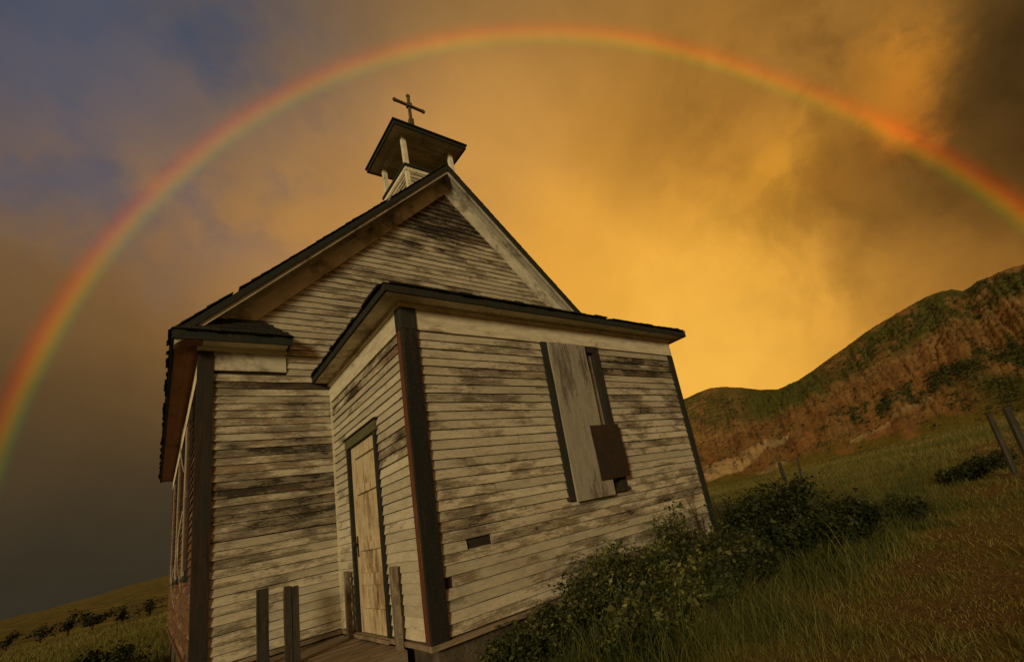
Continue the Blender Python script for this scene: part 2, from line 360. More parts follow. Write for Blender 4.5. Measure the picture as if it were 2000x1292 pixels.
haz = np.linspace(20, 145, 1050); hv = np.r_[np.linspace(-.06, 1.0, 190), np.linspace(1.03, 1.9, 26)]
HA, HV = np.meshgrid(haz, hv, indexing='ij')
rb = np.interp(HA, BK[:, 0], BK[:, 1]); el = np.interp(HA, RK[:, 0], RK[:, 1])
el = el+.10*(fbm(HA*1.6, HA*0, 3, 71)-.5)
dep = rb*(.34+.030*el)
HR = rb+dep*HV
Rr = rb+dep; zr = CAM.z+np.tan(np.radians(el))*Rr
bx, by = CAM.x+rb*np.sin(np.radians(HA)), CAM.y+rb*np.cos(np.radians(HA)); zb = ground_z(bx, by)-.25
cf = np.interp(HA, CK[:, 0], CK[:, 1]); cw = .05
cf = cf+.03*(fbm(HA*.8, HA*0+3, 3, 5)-.5)
# height fraction along the slope: apron, bank, ledge, rounded top
tq = np.clip(HV, 0, 1)
a0 = cf-.03; apron = a0*(tq/.46)**1.15
P = np.where(tq < .46, apron, np.where(tq < .54, a0+(cw+.02)*sst(tq, .46, .54)*1., 0))
top0 = a0+cw+.02; tt = np.clip((tq-.54)/.46, 0, 1)
P = np.where(tq >= .54, top0+(1-top0)*(1-(1-tt)**1.55), P)
P = np.where(HV < 0, HV*1.2, P); P = np.where(HV > 1, 1-.45*(HV-1)**1.3, P)
env = sst(tq, .02, .18)*(1-sst(tq, .80, 1.))
warpa = HA+1.6*(fbm(HA*.5, HV*3, 3, 12)-.5)+1.2*(HV-.3)
gul = np.abs(fbm(warpa*.26, HV*1.3, 3, 40)*2-1); gul2 = np.abs(fbm(warpa*.8, HV*2.2, 3, 41)*2-1)
flute = np.abs(fbm(HA*2.6+1.5*fbm(HA, HV*4, 2, 9), HV*1.5, 3, 77)*2-1)*sst(tq, .43, .48)*(1-sst(tq, .53, .60))
chan = (1-np.abs(fbm(warpa*.75+.8*HV, HV*.9, 3, 140)*2-1))**7; chan2 = (1-np.abs(fbm(warpa*2.1, HV*1.4, 3, 141)*2-1))**6
Pl = P*22+.5*fbm(HA*.5, HV*2, 3, 33); ledge = ((Pl-np.floor(Pl))**3-.25)*.9*sst(tq, .40, .5)*(1-sst(tq, .82, .95))*sst(fbm(HA*.3, HV*3, 3, 35), .35, .6)
HZ = zb+(zr-zb)*P + env*(-.8*chan*sst(tq, .25, .5)-.35*chan2+ledge*1.3)+env*(2.2*(gul-.28)+.6*(gul2-.3)*sst(tq, .3, .5)+.45*(fbm(HA*7, HV*26, 3, 50)-.5)) - .6*flute
HZ = np.where(HV < .02, np.minimum(HZ, zb+.4*np.maximum(HV, -1)*10), HZ)
HZ = HZ+.35*(fbm(HA*9, HV*40, 3, 90)-.5)*sst(tq, .05, .2)*(1-.7*sst(tq, .93, 1))
hx, hy = CAM.x+HR*np.sin(np.radians(HA)), CAM.y+HR*np.cos(np.radians(HA))
hb = (HZ-zb)/np.maximum(zr-zb, 1)      # relative height
n1 = fbm(HA*.35, hb*5, 5, 101); n2 = fbm(HA*1.3, hb*16, 4, 102); n3 = fbm(HA*5, hb*60, 3, 103)
mixc = lambda a, b, w: a+(np.asarray(b)-a)*np.clip(w, 0, 1)[..., None]
col = np.zeros(HA.shape+(3,))+np.array((.125, .080, .034))
col = mixc(col, (.10, .060, .026), sst(n2, .45, .65))
col = mixc(col, (.18, .118, .054), sst(n1+.3*(n3-.5), .52, .66)*.8)
low = (1-sst(tq, .40, .47))
col = mixc(col, (.140, .076, .030), low*sst(n1, .38, .56)*.85)
col = mixc(col, (.085, .050, .022), low*sst(n2, .52, .7)*.6)
band = sst(tq, .44, .47)*(1-sst(tq, .54, .57)); col = mixc(col, (.115, .062, .026), band*.5)
lip = sst(tq, .535, .55)*(1-sst(tq, .57, .61)); col = mixc(col, (.18, .11, .05), lip*.4)
strat = vn(hb*0+7, (hb-.012*HA*0)*46+.6*n1, 8); col = mixc(col, col*.62, sst(strat, .5, .75)*.4*sst(tq, .2, .5))
gre = np.array((.046, .050, .014))
gtop = sst(tq+.35*(n1-.5)+.25*(n2-.5), .86, .97)*.95
knoll = sst(HA, 61, 64)*(1-sst(HA, 70.5, 73))*sst(tq, .5, .62)
up = sst(tq, .56, .64)*sst(n1+.55*(n2-.5)+.25*(n3-.5), .33, .50)*(.7+.25*sst(HA, 70, 78))
col = mixc(col, gre, np.maximum(np.maximum(gtop, knoll), up))
# shrubby green shelf under the bank and green slope at the right foot
shelf = np.exp(-((tq-(.262+.006*(HA-72)))/.055)**2)*sst(HA, 69.5, 72.5)*(1-sst(HA, 86, 90))*sst(n2+.5*(n1-.5), .34, .52)
col = mixc(col, (.030, .038, .012), shelf)
foot = sst(HA, 79, 86)*(1-sst(tq, .30, .42))*sst(n1+.4*(n2-.5), .32, .5); col = mixc(col, (.042, .046, .012), foot)
foot2 = (1-sst(tq+.25*(n1-.5), .05, .13)); col = mixc(col, (.075, .066, .015), foot2)
# pale clay humps and streak
def seg(a, b, w0, w1):
    ax, ay = a; ex, ey = b; dx, dy = ex-ax, ey-ay; q = HA-ax, (tq-ay)*40
    L = dx*dx+(dy*40)**2; s = np.clip((q[0]*dx+q[1]*dy*40)/L, 0, 1)
    return np.hypot(q[0]-s*dx, q[1]-s*dy*40)/(w0+(w1-w0)*s)
CL = np.array((.165, .125, .072))
for a, b, w0, w1 in (((62.6, .03), (64.4, .075), 1.4, 1.3), ((72., .085), (79.6, .235), .34, .5)):
    s = seg(a, b, w0, w1)+.35*(n2-.5)+.35*(n1-.5)
    k_ = .85*(1-sst(s, .45, 1.1)); col = mixc(col, CL*(1-.35*sst(n2, .45, .65))[..., None], k_)
    HZ = HZ+.5*np.clip(1-s*s, 0, 1)
lo_ = np.interp(HA, [53, 55, 57.5, 60, 63.8, 66.9], [.03, .05, .07, .13, .24, .305]); hi_ = np.interp(HA, [53, 55, 56.8, 59.4, 63, 66.9], [.2, .22, .27, .30, .333, .31])
wed = sst(tq+.03*(n2-.5), lo_-.006, lo_+.012)*(1-sst(tq+.03*(n2-.5), hi_-.012, hi_+.006))*(1-sst(HA, 66.2, 67))
col = mixc(col, CL*1.45*(1-.4*sst(fbm(HA*1.1+tq*14, tq*5, 3, 150), .5, .62))[..., None], wed*.95); HZ = HZ+.8*wed*np.sin(np.pi*np.clip((tq-lo_)/np.maximum(hi_-lo_, .02), 0, 1))
dots = sst(n3, .66, .74)*sst(tq, .06, .12); col = mixc(col, (.028, .030, .012), dots*.75)
def hill_material():
    m, n = material('badland_slopes'); pos = n.new('NewGeometry').outputs['Position']
    a = n.new('Attribute', attribute_name='earth').outputs['Color']
    b = n.noise(pos, .9, 6, .7); f = n.noise(pos, 3.5, 4, .7)
    c = n.mix(n.step(b, .42, .60, 0., .5), a, n.vmath('SCALE', a, .5)); c = n.mix(n.step(f, .6, .75, 0, .5), c, (.035, .032, .012))
    finish(n, c, .97, n.math('ADD', b, f), .8, .6, .05); return m
na, nv_ = HA.shape
SCRUBW = .05+2.*shelf+.5*up+.5*foot
i, j = np.meshgrid(np.arange(na-1), np.arange(nv_-1), indexing='ij')
faces = np.stack([i*nv_+j, (i+1)*nv_+j, (i+1)*nv_+j+1, i*nv_+j+1], -1).reshape(-1, 4)
col = col*np.array((2.2, 2.0, 1.6))
big_mesh('hill', np.stack([hx, hy, HZ], -1).reshape(-1, 3), faces, hill_material(), None, True, {'earth': col.reshape(-1, 3)}, kind='structure', label='eroded badland hill with grassy crest and bare brown banks')

# ================================================================== church
VW, VD, VH = 4.1755, 2.4647, 3.0      # porch width, depth, soffit height
ML, MH, XG = 1.3704, 3.4194, 2.0668   # church wall beyond the porch, its soffit, ridge line
MR = 2*XG+ML; YL = VD+9.19            # right corner, rear wall
EO, MO = .22, .252                    # eave overhangs
church = empty('church', (XG, VD, -.45), label='abandoned white clapboard church with peeling paint, entrance porch and open belfry', cat='church')
PITCH = 1.005; ZA = 7.235             # roof top plane: z = ZA - PITCH*|x-XG|
roof_z = lambda x: ZA-PITCH*abs(x-XG)
EXPO = .0905
rs = random.Random(5)
def plane(kind):
    """point(a, d, z): a along the wall, d outwards"""
    if kind == 'porch_front': return lambda a, d, z: (a, -d, z)
    if kind == 'porch_side': return lambda a, d, z: (-d, a, z)
    if kind == 'porch_right': return lambda a, d, z: (VW+d, a, z)
    if kind == 'front': return lambda a, d, z: (a, VD-d, z)
    if kind == 'left': return lambda a, d, z: (-ML-d, a, z)
    if kind == 'right': return lambda a, d, z: (MR+d, a, z)
    if kind == 'rear': return lambda a, d, z: (a, YL+d, z)
def board(mb, pl, a0, a1, z0, exp=EXPO, seg=None, amp=.0022, dz=0., tilt=0., lift=0.):
    seg = seg or max(2, int((a1-a0)/.22)); rings = []
    w = 0.
    for i in range(seg+1):
        t = i/seg; a = a0+(a1-a0)*t; w = w*.6+rs.uniform(-amp, amp); e = rs.uniform(-amp, amp)*.7; zz = z0+w+dz+tilt*t
        q = rs.uniform(-.0015, .002)+lift*(t**2)
        rings.append([pl(a, 0.001, zz+.003+e), pl(a, .025+q, zz-.0015+e), pl(a, .0255+q, zz+.003+e), pl(a, .010, zz+exp-.004), pl(a, 0.001, zz+exp-.003)])
    mb.sweep(rings)
def siding(wall, pl, rows, mat, wear=lambda a, z: 0., stuff=False):
    """rows: list of (z0, [(a0, a1), ...])"""
    if stuff:
        mb = MB()
        for z0, segs in rows:
            for a0, a1 in segs: board(mb, pl, a0, a1, z0)
        o = mb.obj('siding_boards', mat, wall, kind='stuff'); o['wear'] = 0.; return
    for z0, segs in rows:
        for a0, a1 in segs:
            mb = MB(); board(mb, pl, a0, a1, z0, dz=rs.uniform(-.002, .002), tilt=rs.uniform(-.004, .004), lift=rs.uniform(0, .006) if rs.random() < .25 else 0)
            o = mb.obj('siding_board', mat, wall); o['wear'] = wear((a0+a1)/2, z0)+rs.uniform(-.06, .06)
def cut(segs, h0, h1):
    out = []
    for a, b in segs:
        if h1 <= a or h0 >= b: out.append((a, b)); continue
        if h0 > a: out.append((a, h0))
        if h1 < b: out.append((h1, b))
    return out
def split(segs, at, gap=.004):
    out = []
    for a, b in segs:
        if a+.2 < at < b-.2: out += [(a, at-gap/2), (at+gap/2, b)]
        else: out.append((a, b))
    return out
def panel_wall(name, pl, a0, a1, z0, z1, th=.08, holes=(), **kw):
    """sheathing behind the boards, with openings (a0,a1,z0,z1)"""
    mb = MB(); ac = sorted({a0, a1, *[h[0] for h in holes], *[h[1] for h in holes]})
    for A, B in zip(ac[:-1], ac[1:]):
        zz = [(z0, z1)]
        for h in holes:
            if h[0] <= A and h[1] >= B: zz = cut(zz, h[2], h[3])
        for p, q in zz:
            mb.hexa([pl(A, 0, p), pl(B, 0, p), pl(B, -th, p), pl(A, -th, p)], [pl(A, 0, q), pl(B, 0, q), pl(B, -th, q), pl(A, -th, q)])
    return mb.obj(name, M_SHEATH, church, **kw)

# --- porch front wall
pf = plane('porch_front'); WX0, WX1, WZ0, WZ1 = 1.625, 2.565, .93, 2.745
w_pf = panel_wall('porch_wall', pf, .0, VW, -.02, VH, holes=[(1.72, 2.46, 1.02, 2.66)])
rows = []
for k in range(30):
    z = .022+k*EXPO; segs = [(.105, VW-.075)]
    if z+EXPO > WZ0 and z < WZ1-.03: segs = cut(segs, WX0+.008, WX1-.008)
    if k == 7: segs = cut(segs, .37, .62)
    if k == 4: segs = cut(segs, .10, .20)
    if k in (1, 5, 9, 3): segs = split(segs, (1.4, 2.9, 3.1, 2.2)[(1, 5, 9, 3).index(k)])
    if k in (12, 17, 23, 26): segs = split(segs, (.75, 1.1, .6, 3.3)[(12, 17, 23, 26).index(k)])
    if 2.98 > z+EXPO: rows.append((z, segs))
rows = [r for r in rows if r[0] < VH-.27]
def wear_pf(a, z):
    w = -.035
    if a > 2.5: w += .03
    if a > 2.5 and 2.3 < z < 2.62: w += .20
    if 1.25 < z < 2.1 and a < 1.6: w += .03
    if .5 < z < .75: w += .08
    if z < .4 and a > 2: w += .05
    return w
siding(w_pf, pf, rows, M_SIDE, wear_pf)
# --- porch side wall with the door
ps = plane('porch_side'); DY0, DY1, DZ1 = .868, 1.875, 2.10
w_ps = panel_wall('porch_wall', ps, .0, VD, -.02, VH, holes=[(.94, 1.81, -.02, 1.975)])
rows = []
for k in range(30):
    z = .022+k*EXPO; segs = [(.085, VD-.034)]
    if z < DZ1-.02: segs = cut(segs, DY0+.008, DY1-.008)
    if z < VH-.27: rows.append((z, segs))
def wear_ps(a, z):
    w = -.13
    if z > 2.5: w += .26
    elif z > 2.3: w += .08
    if 1.55 < z < 1.75 and a < .86: w += .30
    if a > 1.8: w += .03
    return w
siding(w_ps, ps, rows, M_SIDE, wear_ps)
# --- porch right wall (faces away)
pr = plane('porch_right'); w_pr = panel_wall('porch_wall', pr, 0, VD, -.02, VH)
siding(w_pr, pr, [(.022+k*EXPO, [(.08, VD-.01)]) for k in range(30) if .022+k*EXPO < VH-.27], M_SIDE, stuff=True)
# --- church front wall and gable
fr = plane('front')
mb = MB(); zr_ = lambda x: roof_z(x)-.17
mb.hexa([(-ML, VD, -.02), (MR, VD, -.02), (MR, VD+.08, -.02), (-ML, VD+.08, -.02)], [(-ML, VD, zr_(-ML)), (MR, VD, zr_(MR)), (MR, VD+.08, zr_(MR)), (-ML, VD+.08, zr_(-ML))])
mb.add([(-ML, VD, zr_(-ML)), (MR, VD, zr_(MR)), (XG, VD, zr_(XG)), (-ML, VD+.08, zr_(-ML)), (MR, VD+.08, zr_(MR)), (XG, VD+.08, zr_(XG))], [(0, 1, 2), (5, 4, 3), (0, 2, 5, 3), (2, 1, 4, 5)])
w_f = mb.obj('gable_wall', M_SHEATH, church)
rows = []; FZ0 = 3.135; RX = -.532
k = 0
while True:
    z = .022+k*EXPO; k += 1
    zt = z+EXPO
    if z > 6.72: break
    if zt < FZ0+.01: segs = [(-1.268, -.002 if zt < VH else XG)] if zt < VH-.05 else [(-1.268, RX)]
    elif z < MH+.02: segs = [(RX+.01, XG)]
    else: segs = [(XG-(6.74-zt)/PITCH-.10, XG)]
    a0 = segs[0][0]
    if zt >= VH-.05:            # above the porch eave: across to the mirrored side
        a0 = segs[0][0] if zt > FZ0+.01 else -1.268
        a1 = 2*XG-a0
        segs = [(a0, a1)]
        if a1-a0 > 2.2: segs = split(segs, a0+(a1-a0)*rs.uniform(.25, .75))
    else:
        segs = [(a0, -.032)]
    rows.append((z, segs))
def wear_shade_f(a, z):  # paint wear, plus darkening that stands in for shade on left front and gable
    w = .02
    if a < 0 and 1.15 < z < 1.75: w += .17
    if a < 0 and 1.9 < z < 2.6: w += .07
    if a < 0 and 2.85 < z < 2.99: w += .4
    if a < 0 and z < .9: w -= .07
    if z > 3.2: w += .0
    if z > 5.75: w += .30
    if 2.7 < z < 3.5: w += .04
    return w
siding(w_f, fr, rows, M_SIDE, wear_shade_f)
mbr = [(.022+q*EXPO, [(VW+.01, MR-.1)]) for q in range(33)]
siding(w_f, fr, mbr, M_SIDE, stuff=True)
# --- left wall, red-brown and weather-beaten, with boarded windows
lf = plane('left'); LWIN = [(3.55, 4.55), (6.0, 7.0), (8.45, 9.45)]
w_l = panel_wall('side_wall', lf, VD+.08, YL, -.02, MH, holes=[(a+.08, b-.08, 1.02, 2.95) for a, b in LWIN])
rows = []
for q in range(35):
    z = .022+q*EXPO; segs = [(VD+.10, YL-.02)]
    if .93 < z+EXPO and z < 3.02:
        for a, b in LWIN: segs = cut(segs, a+.008, b-.008)
    rows.append((z, segs[:2] if False else segs))
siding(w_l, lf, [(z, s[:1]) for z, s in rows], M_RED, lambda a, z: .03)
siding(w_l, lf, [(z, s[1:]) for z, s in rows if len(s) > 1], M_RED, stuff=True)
for (nm, k_, a0, a1) in (('side_wall', 'right', VD+.08, YL), ('rear_wall', 'rear', -ML, MR)):
    pl = plane(k_); w_ = panel_wall(nm, pl, a0, a1, -.02, MH)
    siding(w_, pl, [(.022+q*EXPO, [(a0, a1)]) for q in range(35)], M_SIDE, stuff=True)
mb = MB(); mb.add([(-ML, YL, MH), (MR, YL, MH), (XG, YL, zr_(XG)), (-ML, YL-.08, MH), (MR, YL-.08, MH), (XG, YL-.08, zr_(XG))], [(2, 1, 0), (3, 4, 5), (3, 5, 2, 0), (5, 4, 1, 2), (0, 1, 4, 3)])
mb.obj('gable_wall', M_SIDE, church)
for a, b in LWIN:
    win = mb = MB()
    for (p, q, z0, z1) in ((a, a+.10, .93, 3.03), (b-.10, b, .93, 3.03), (a+.10, b-.10, 2.91, 3.03)): mb.hexa([lf(p, .0, z0), lf(q, .0, z0), lf(q, .032, z0), lf(p, .032, z0)], [lf(p, .0, z1), lf(q, .0, z1), lf(q, .032, z1), lf(p, .032, z1)])
    wo = mb.obj('window', M_GREEN, church)
    mb = MB(); mb.hexa([lf(a-.02, 0, .88), lf(b+.02, 0, .88), lf(b+.02, .06, .88), lf(a-.02, .06, .88)], [lf(a-.02, 0, .93), lf(b+.02, 0, .93), lf(b+.02, .05, .928), lf(a-.02, .05, .928)]); mb.obj('sill', M_GREEN, wo)
    mb = MB(); mb.hexa([lf(a+.1, -.05, .93), lf(b-.1, -.05, .93), lf(b-.1, -.04, .93), lf(a+.1, -.04, .93)], [lf(a+.1, -.05, 2.91), lf(b-.1, -.05, 2.91), lf(b-.1, -.04, 2.91), lf(a+.1, -.04, 2.91)]); mb.obj('pane', M_GLASS, wo)
    for q, (s0, s1, zz0, zz1) in enumerate(((a+.12, a+.36, 1.0, 2.84), (b-.44, b-.16, .95, 2.9))):
        mb = MB(); mb.hexa([lf(s0, .034, zz0), lf(s1, .034, zz0), lf(s1, .055, zz0), lf(s0, .055, zz0)], [lf(s0+.05, .034, zz1), lf(s1+.05, .034, zz1), lf(s1+.05, .052, zz1), lf(s0+.05, .052, zz1)])
        mb.obj('boarding_plank', (M_RED, M_PANEL)[q], wo)
# pale lath strips hanging off the side wall near the front window
for (y0, y1, z0, z1) in ((5.1, 5.35, .75, 1.9), (7.5, 7.6, .5, 1.25), (5.45, 5.5, 2.5, 3.3)):
    mb = MB(); rings = []
    for i in range(7):
        t = i/6; y = y0+(y1-y0)*t; z = z0+(z1-z0)*t; d = .03+.05*math.sin(t*3.1)
        rings.append([lf(y-.018, d-.012, z), lf(y+.018, d-.012, z), lf(y+.018, d, z), lf(y-.018, d, z)])
    mb.sweep(rings); mb.obj('loose_lath', M_PANEL, church)

# --- corner boards
def cb(pl, a0, a1, z0, z1, d, mat=M_CORNER, name='corner_board', d0=0., amp=.002):
    rings = []; seg = 10
    for i in range(seg+1):
        t = i/seg; z = z0+(z1-z0)*t; j = rs.uniform(-amp, amp); e = rs.uniform(-amp, amp)
        rings.append([pl(a0+j, d0, z), pl(a1+e, d0, z), pl(a1+e, d, z), pl(a0+j, d, z)])
    mb = MB(); mb.sweep(rings); return mb.obj(name, mat, church)
cb(pf, -.038, .115, .0, VH-.27+.005, .041); cb(ps, .0, .09, .0, VH-.27+.005, .037, M_CORNR)
cb(pf, -.042, .115, VH-.263, VH-.045, .045, M_GREEN); cb(ps, .0, .09, VH-.263, VH-.045, .041, M_GREEN)
cb(pf, VW-.085, VW+.028, .0, VH-.27, .038, M_GREEN); cb(pr, 0, .09, 0, VH-.05, .029, M_GREEN)
cb(fr, -ML-.038, -1.262, .0, 3.36, .041, M_CORNM); cb(lf, VD, VD+.11, .0, 3.36, .037)
cb(fr, MR-.11, MR+.028, .0, 3.36, .031); cb(plane('right'), VD, VD+.11, 0, 3.36, .029)
cb(fr, -.036, -.001, .0, 2.93, .036, M_TRIM, 'corner_trim')
# --- water table and foundation
def strip(pl, a0, a1, z0, z1, d, mat, name, d0=0., seg=8, amp=.003):
    rings = []
    for i in range(seg+1):
        t = i/seg; a = a0+(a1-a0)*t; j = rs.uniform(-amp, amp); e = rs.uniform(-amp, amp)*.6
        rings.append([pl(a, d0, z0+j), pl(a, d+e, z0+j), pl(a, d+e, z1+j), pl(a, d0, z1+j)])
    mb = MB(); mb.sweep(rings); return mb.obj(name, mat, church)
strip(pf, -.05, VW+.04, -.035, .008, .05, M_DECK, 'sill_board', -.03); strip(ps, -.0, VD-.03, -.035, .006, .045, M_DECK, 'sill_board', -.03)
strip(fr, -ML-.04, -.05, -.035, .008, .045, M_DECK, 'sill_board', -.03); strip(lf, VD, YL, -.035, .008, .045, M_RED, 'sill_board', -.03, 20)
mb = MB(); mb.box(.03, VW-.03, .03, VD+.2, -.8, -.03); mb.obj('foundation', M_CONC, church)
mb = MB(); mb.box(-ML+.03, MR-.03, VD+.03, YL-.03, -.9, -.03); mb.obj('foundation', M_CONC, church)

# --- porch frieze, soffit, fascia, roof
strip(pf, .116, VW-.086, VH-.262, VH+.0, .034, M_TRIM, 'frieze_board', 0., 10, .002)
strip(pf, VW-.085, VW+.02, VH-.262, VH+.0, .040, M_TRIM, 'frieze_board', 0., 2, .001)
strip(ps, .092, VD-.034, VH-.262, VH+.0, .034, M_TRIM, 'frieze_board', 0., 8, .002)
strip(pf, -.05, VW+.05, VH-.047, VH+.003, .062, M_TRIM, 'bed_moulding', .0, 10, .001); strip(ps, -.0, VD-.002, VH-.047, VH+.003, .06, M_TRIM, 'bed_moulding', .0, 8, .001)
def soffit(pl, a0, a1, z, d0, d1, mat=M_TRIM, mitre=(0, 0), parent=church, name='soffit_board', n_=1):
    w = (d1-d0)/n_
    for k in range(n_):
        p, q = d0+w*k+(.002 if k else 0), d0+w*(k+1)
        mb = MB(); mb.hexa([pl(a0-mitre[0]*p, p, z), pl(a1+mitre[1]*p, p, z), pl(a1+mitre[1]*q, q, z), pl(a0-mitre[0]*q, q, z)], [pl(a0-mitre[0]*p, p, z+.02), pl(a1+mitre[1]*p, p, z+.02), pl(a1+mitre[1]*q, q, z+.02), pl(a0-mitre[0]*q, q, z+.02)])
        mb.obj(name, mat, parent)
for a, b, mi in ((0, 1.9, (1, 0)), (1.905, VW, (0, 1))): soffit(pf, a, b, VH+.001, .0, EO, mitre=mi)
soffit(ps, 0, VD, VH+.001, 0, EO, mitre=(1, 0)); soffit(pr, 0, VD, VH+.001, 0, EO, mitre=(1, 0))
strip(pf, -EO-.02, VW+EO+.02, VH-.006, VH+.068, EO+.022, M_GREEN, 'fascia_board', EO, 14, .003)
strip(ps, -EO, VD-.01, VH-.006, VH+.068, EO+.022, M_GREEN, 'fascia_board', EO, 10, .003); strip(pr, -EO, VD-.01, VH-.006, VH+.068, EO+.022, M_GREEN, 'fascia_board', EO, 6, .003)
PZ = VH+.071; PT = .27         # low hip roof: slope
rise = PT*(VD+EO); mb = MB(); o_ = EO+.035
A = [(-o_, -o_, PZ), (VW+o_, -o_, PZ), (VW+o_, VD-.002, PZ), (-o_, VD-.002, PZ)]; B = [(-o_+2.7, VD-.002, PZ+rise), (VW+o_-2.7+1e-3, VD-.002, PZ+rise)]
B = [(XG-.2, VD-.002, PZ+rise), (XG+.2, VD-.002, PZ+rise)]
mb.add(A+B, [(3, 2, 1, 0), (0, 1, 5, 4), (1, 2, 5), (3, 0, 4), (2, 3, 4, 5)])
p_roof = mb.obj('porch_roof', M_SHING, church)
def shingle_rows(a0, a1, p0, dslope, up, length, count, jit=.02, w=(.09, .17), th=.012, ins=(0, 0)):
    """courses of shingles: a runs along the eave, p0(a) -> start, dslope: unit vector up the slope, up: normal"""
    mb = MB(); ds, up = Vector(dslope), Vector(up)
    A0, A1 = a0, a1
    for k in range(count):
        a0, a1 = A0+ins[0]*(k+.5)*length, A1-ins[1]*(k+.5)*length; a = a0
        while a < a1-.01:
            ww = min(rs.uniform(*w), a1-a+.001); 
            if rs.random() > .03:
                s0 = k*length-rs.uniform(-jit, jit)-.012; s1 = (k+1)*length+.03; th_ = th*rs.uniform(.8, 1.8); lft = rs.uniform(0, .006)
                P, Q = Vector(p0(a+.003)), Vector(p0(a+ww-.003))
                mb.hexa([P+ds*s0+up*(.004+lft), Q+ds*s0+up*(.004+lft*.5), Q+ds*s1+up*.003, P+ds*s1+up*.003], [P+ds*s0+up*(.004+th_+lft), Q+ds*s0+up*(.004+th_+lft*.5), Q+ds*s1+up*.007, P+ds*s1+up*.007])
            a += ww
    return mb
def slope_of(t): d = Vector((0, 1, t)).normalized(); return d
h = math.hypot(1, PT)
mb = shingle_rows(-o_, VW+o_, lambda a: (a, -o_, PZ), (0, 1/h, PT/h), (0, -PT/h, 1/h), .10, 3, .014, ins=(1.3, 1.3)); mb.obj('shingles', M_SHING, p_roof, kind='stuff')
PTs = rise/(XG-.2+o_); hs = math.hypot(1, PTs)
mb = shingle_rows(-o_, VD-.02, lambda a: (-o_, a, PZ), (1/hs, 0, PTs/hs), (-PTs/hs, 0, 1/hs), .10, 3, .014, ins=(1.3, 0)); mb.obj('shingles', M_SHING, p_roof, kind='stuff')
mb = shingle_rows(-o_, VD-.02, lambda a: (VW+o_, a, PZ), (-1/hs, 0, PTs/hs), (PTs/hs, 0, 1/hs), .10, 3, .014, ins=(1.3, 0)); mb.obj('shingles', M_SHING, p_roof, kind='stuff')

# --- main roof
yf, yb_ = VD-MO, YL+.22
m_roof = None
for sgn in (-1, 1):
    xe = XG+sgn*(XG+ML+MO); ze = roof_z(xe)
    mb = MB(); vt = .12
    mb.hexa([(XG, yf, ZA-vt), (xe, yf, ze-vt), (xe, yb_, ze-vt), (XG, yb_, ZA-vt)], [(XG, yf, ZA-.02), (xe, yf, ze-.02), (xe, yb_, ze-.02), (XG, yb_, ZA-.02)])
    ro = mb.obj('roof', M_SHING, church)
    d = Vector((-sgn, 0, PITCH)).normalized(); up = Vector((sgn*PITCH, 0, 1)).normalized(); L = (Vector((XG, 0, ZA))-Vector((xe, 0, ze))).length
    mb = shingle_rows(yf-.035, yb_, lambda a: (xe+sgn*.03, a, ze-.032), d, up, .15, int(L/.15)+1, .02, (.10, .20), .007); mb.obj('shingles', M_SHING, ro, kind='stuff')
    # rake: barge board, soffit, crown strip, frieze on the wall
    def rake(y0, y1, v0, v1, x_in, x_out, mat, name, seg=10):
        rings = []
        for i in range(seg+1):
            t = i/seg; x = x_in+(x_out-x_in)*t; j = rs.uniform(-.003, .003)
            rings.append([(x, y0, roof_z(x)-v0+j), (x, y1, roof_z(x)-v0+j), (x, y1, roof_z(x)-v1+j), (x, y0, roof_z(x)-v1+j)])
        mb = MB(); mb.sweep(rings); return mb.obj(name, mat, church)
    rake(yf-.025, yf-.001, .025, .125, XG, xe, M_GREEN, 'barge_board')
    rake(yf-.001, yf+.03, .122, .185, XG, xe, M_RAKE, 'rake_moulding')
    rake(yf+.03, VD-.001, .125, .150, XG, xe, M_RAKE, 'rake_soffit')
    rake(VD-.06, VD-.0005, .151, .215, XG, xe+sgn*-.3, M_RAKE, 'rake_moulding')
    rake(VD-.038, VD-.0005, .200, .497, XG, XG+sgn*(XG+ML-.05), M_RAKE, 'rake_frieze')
mb = MB(); mb.tube([(XG, yf-.03, ZA+.005), (XG, yb_, ZA+.005)], [.035, .035], 6); mb.obj('ridge_cap', M_SHING, church)
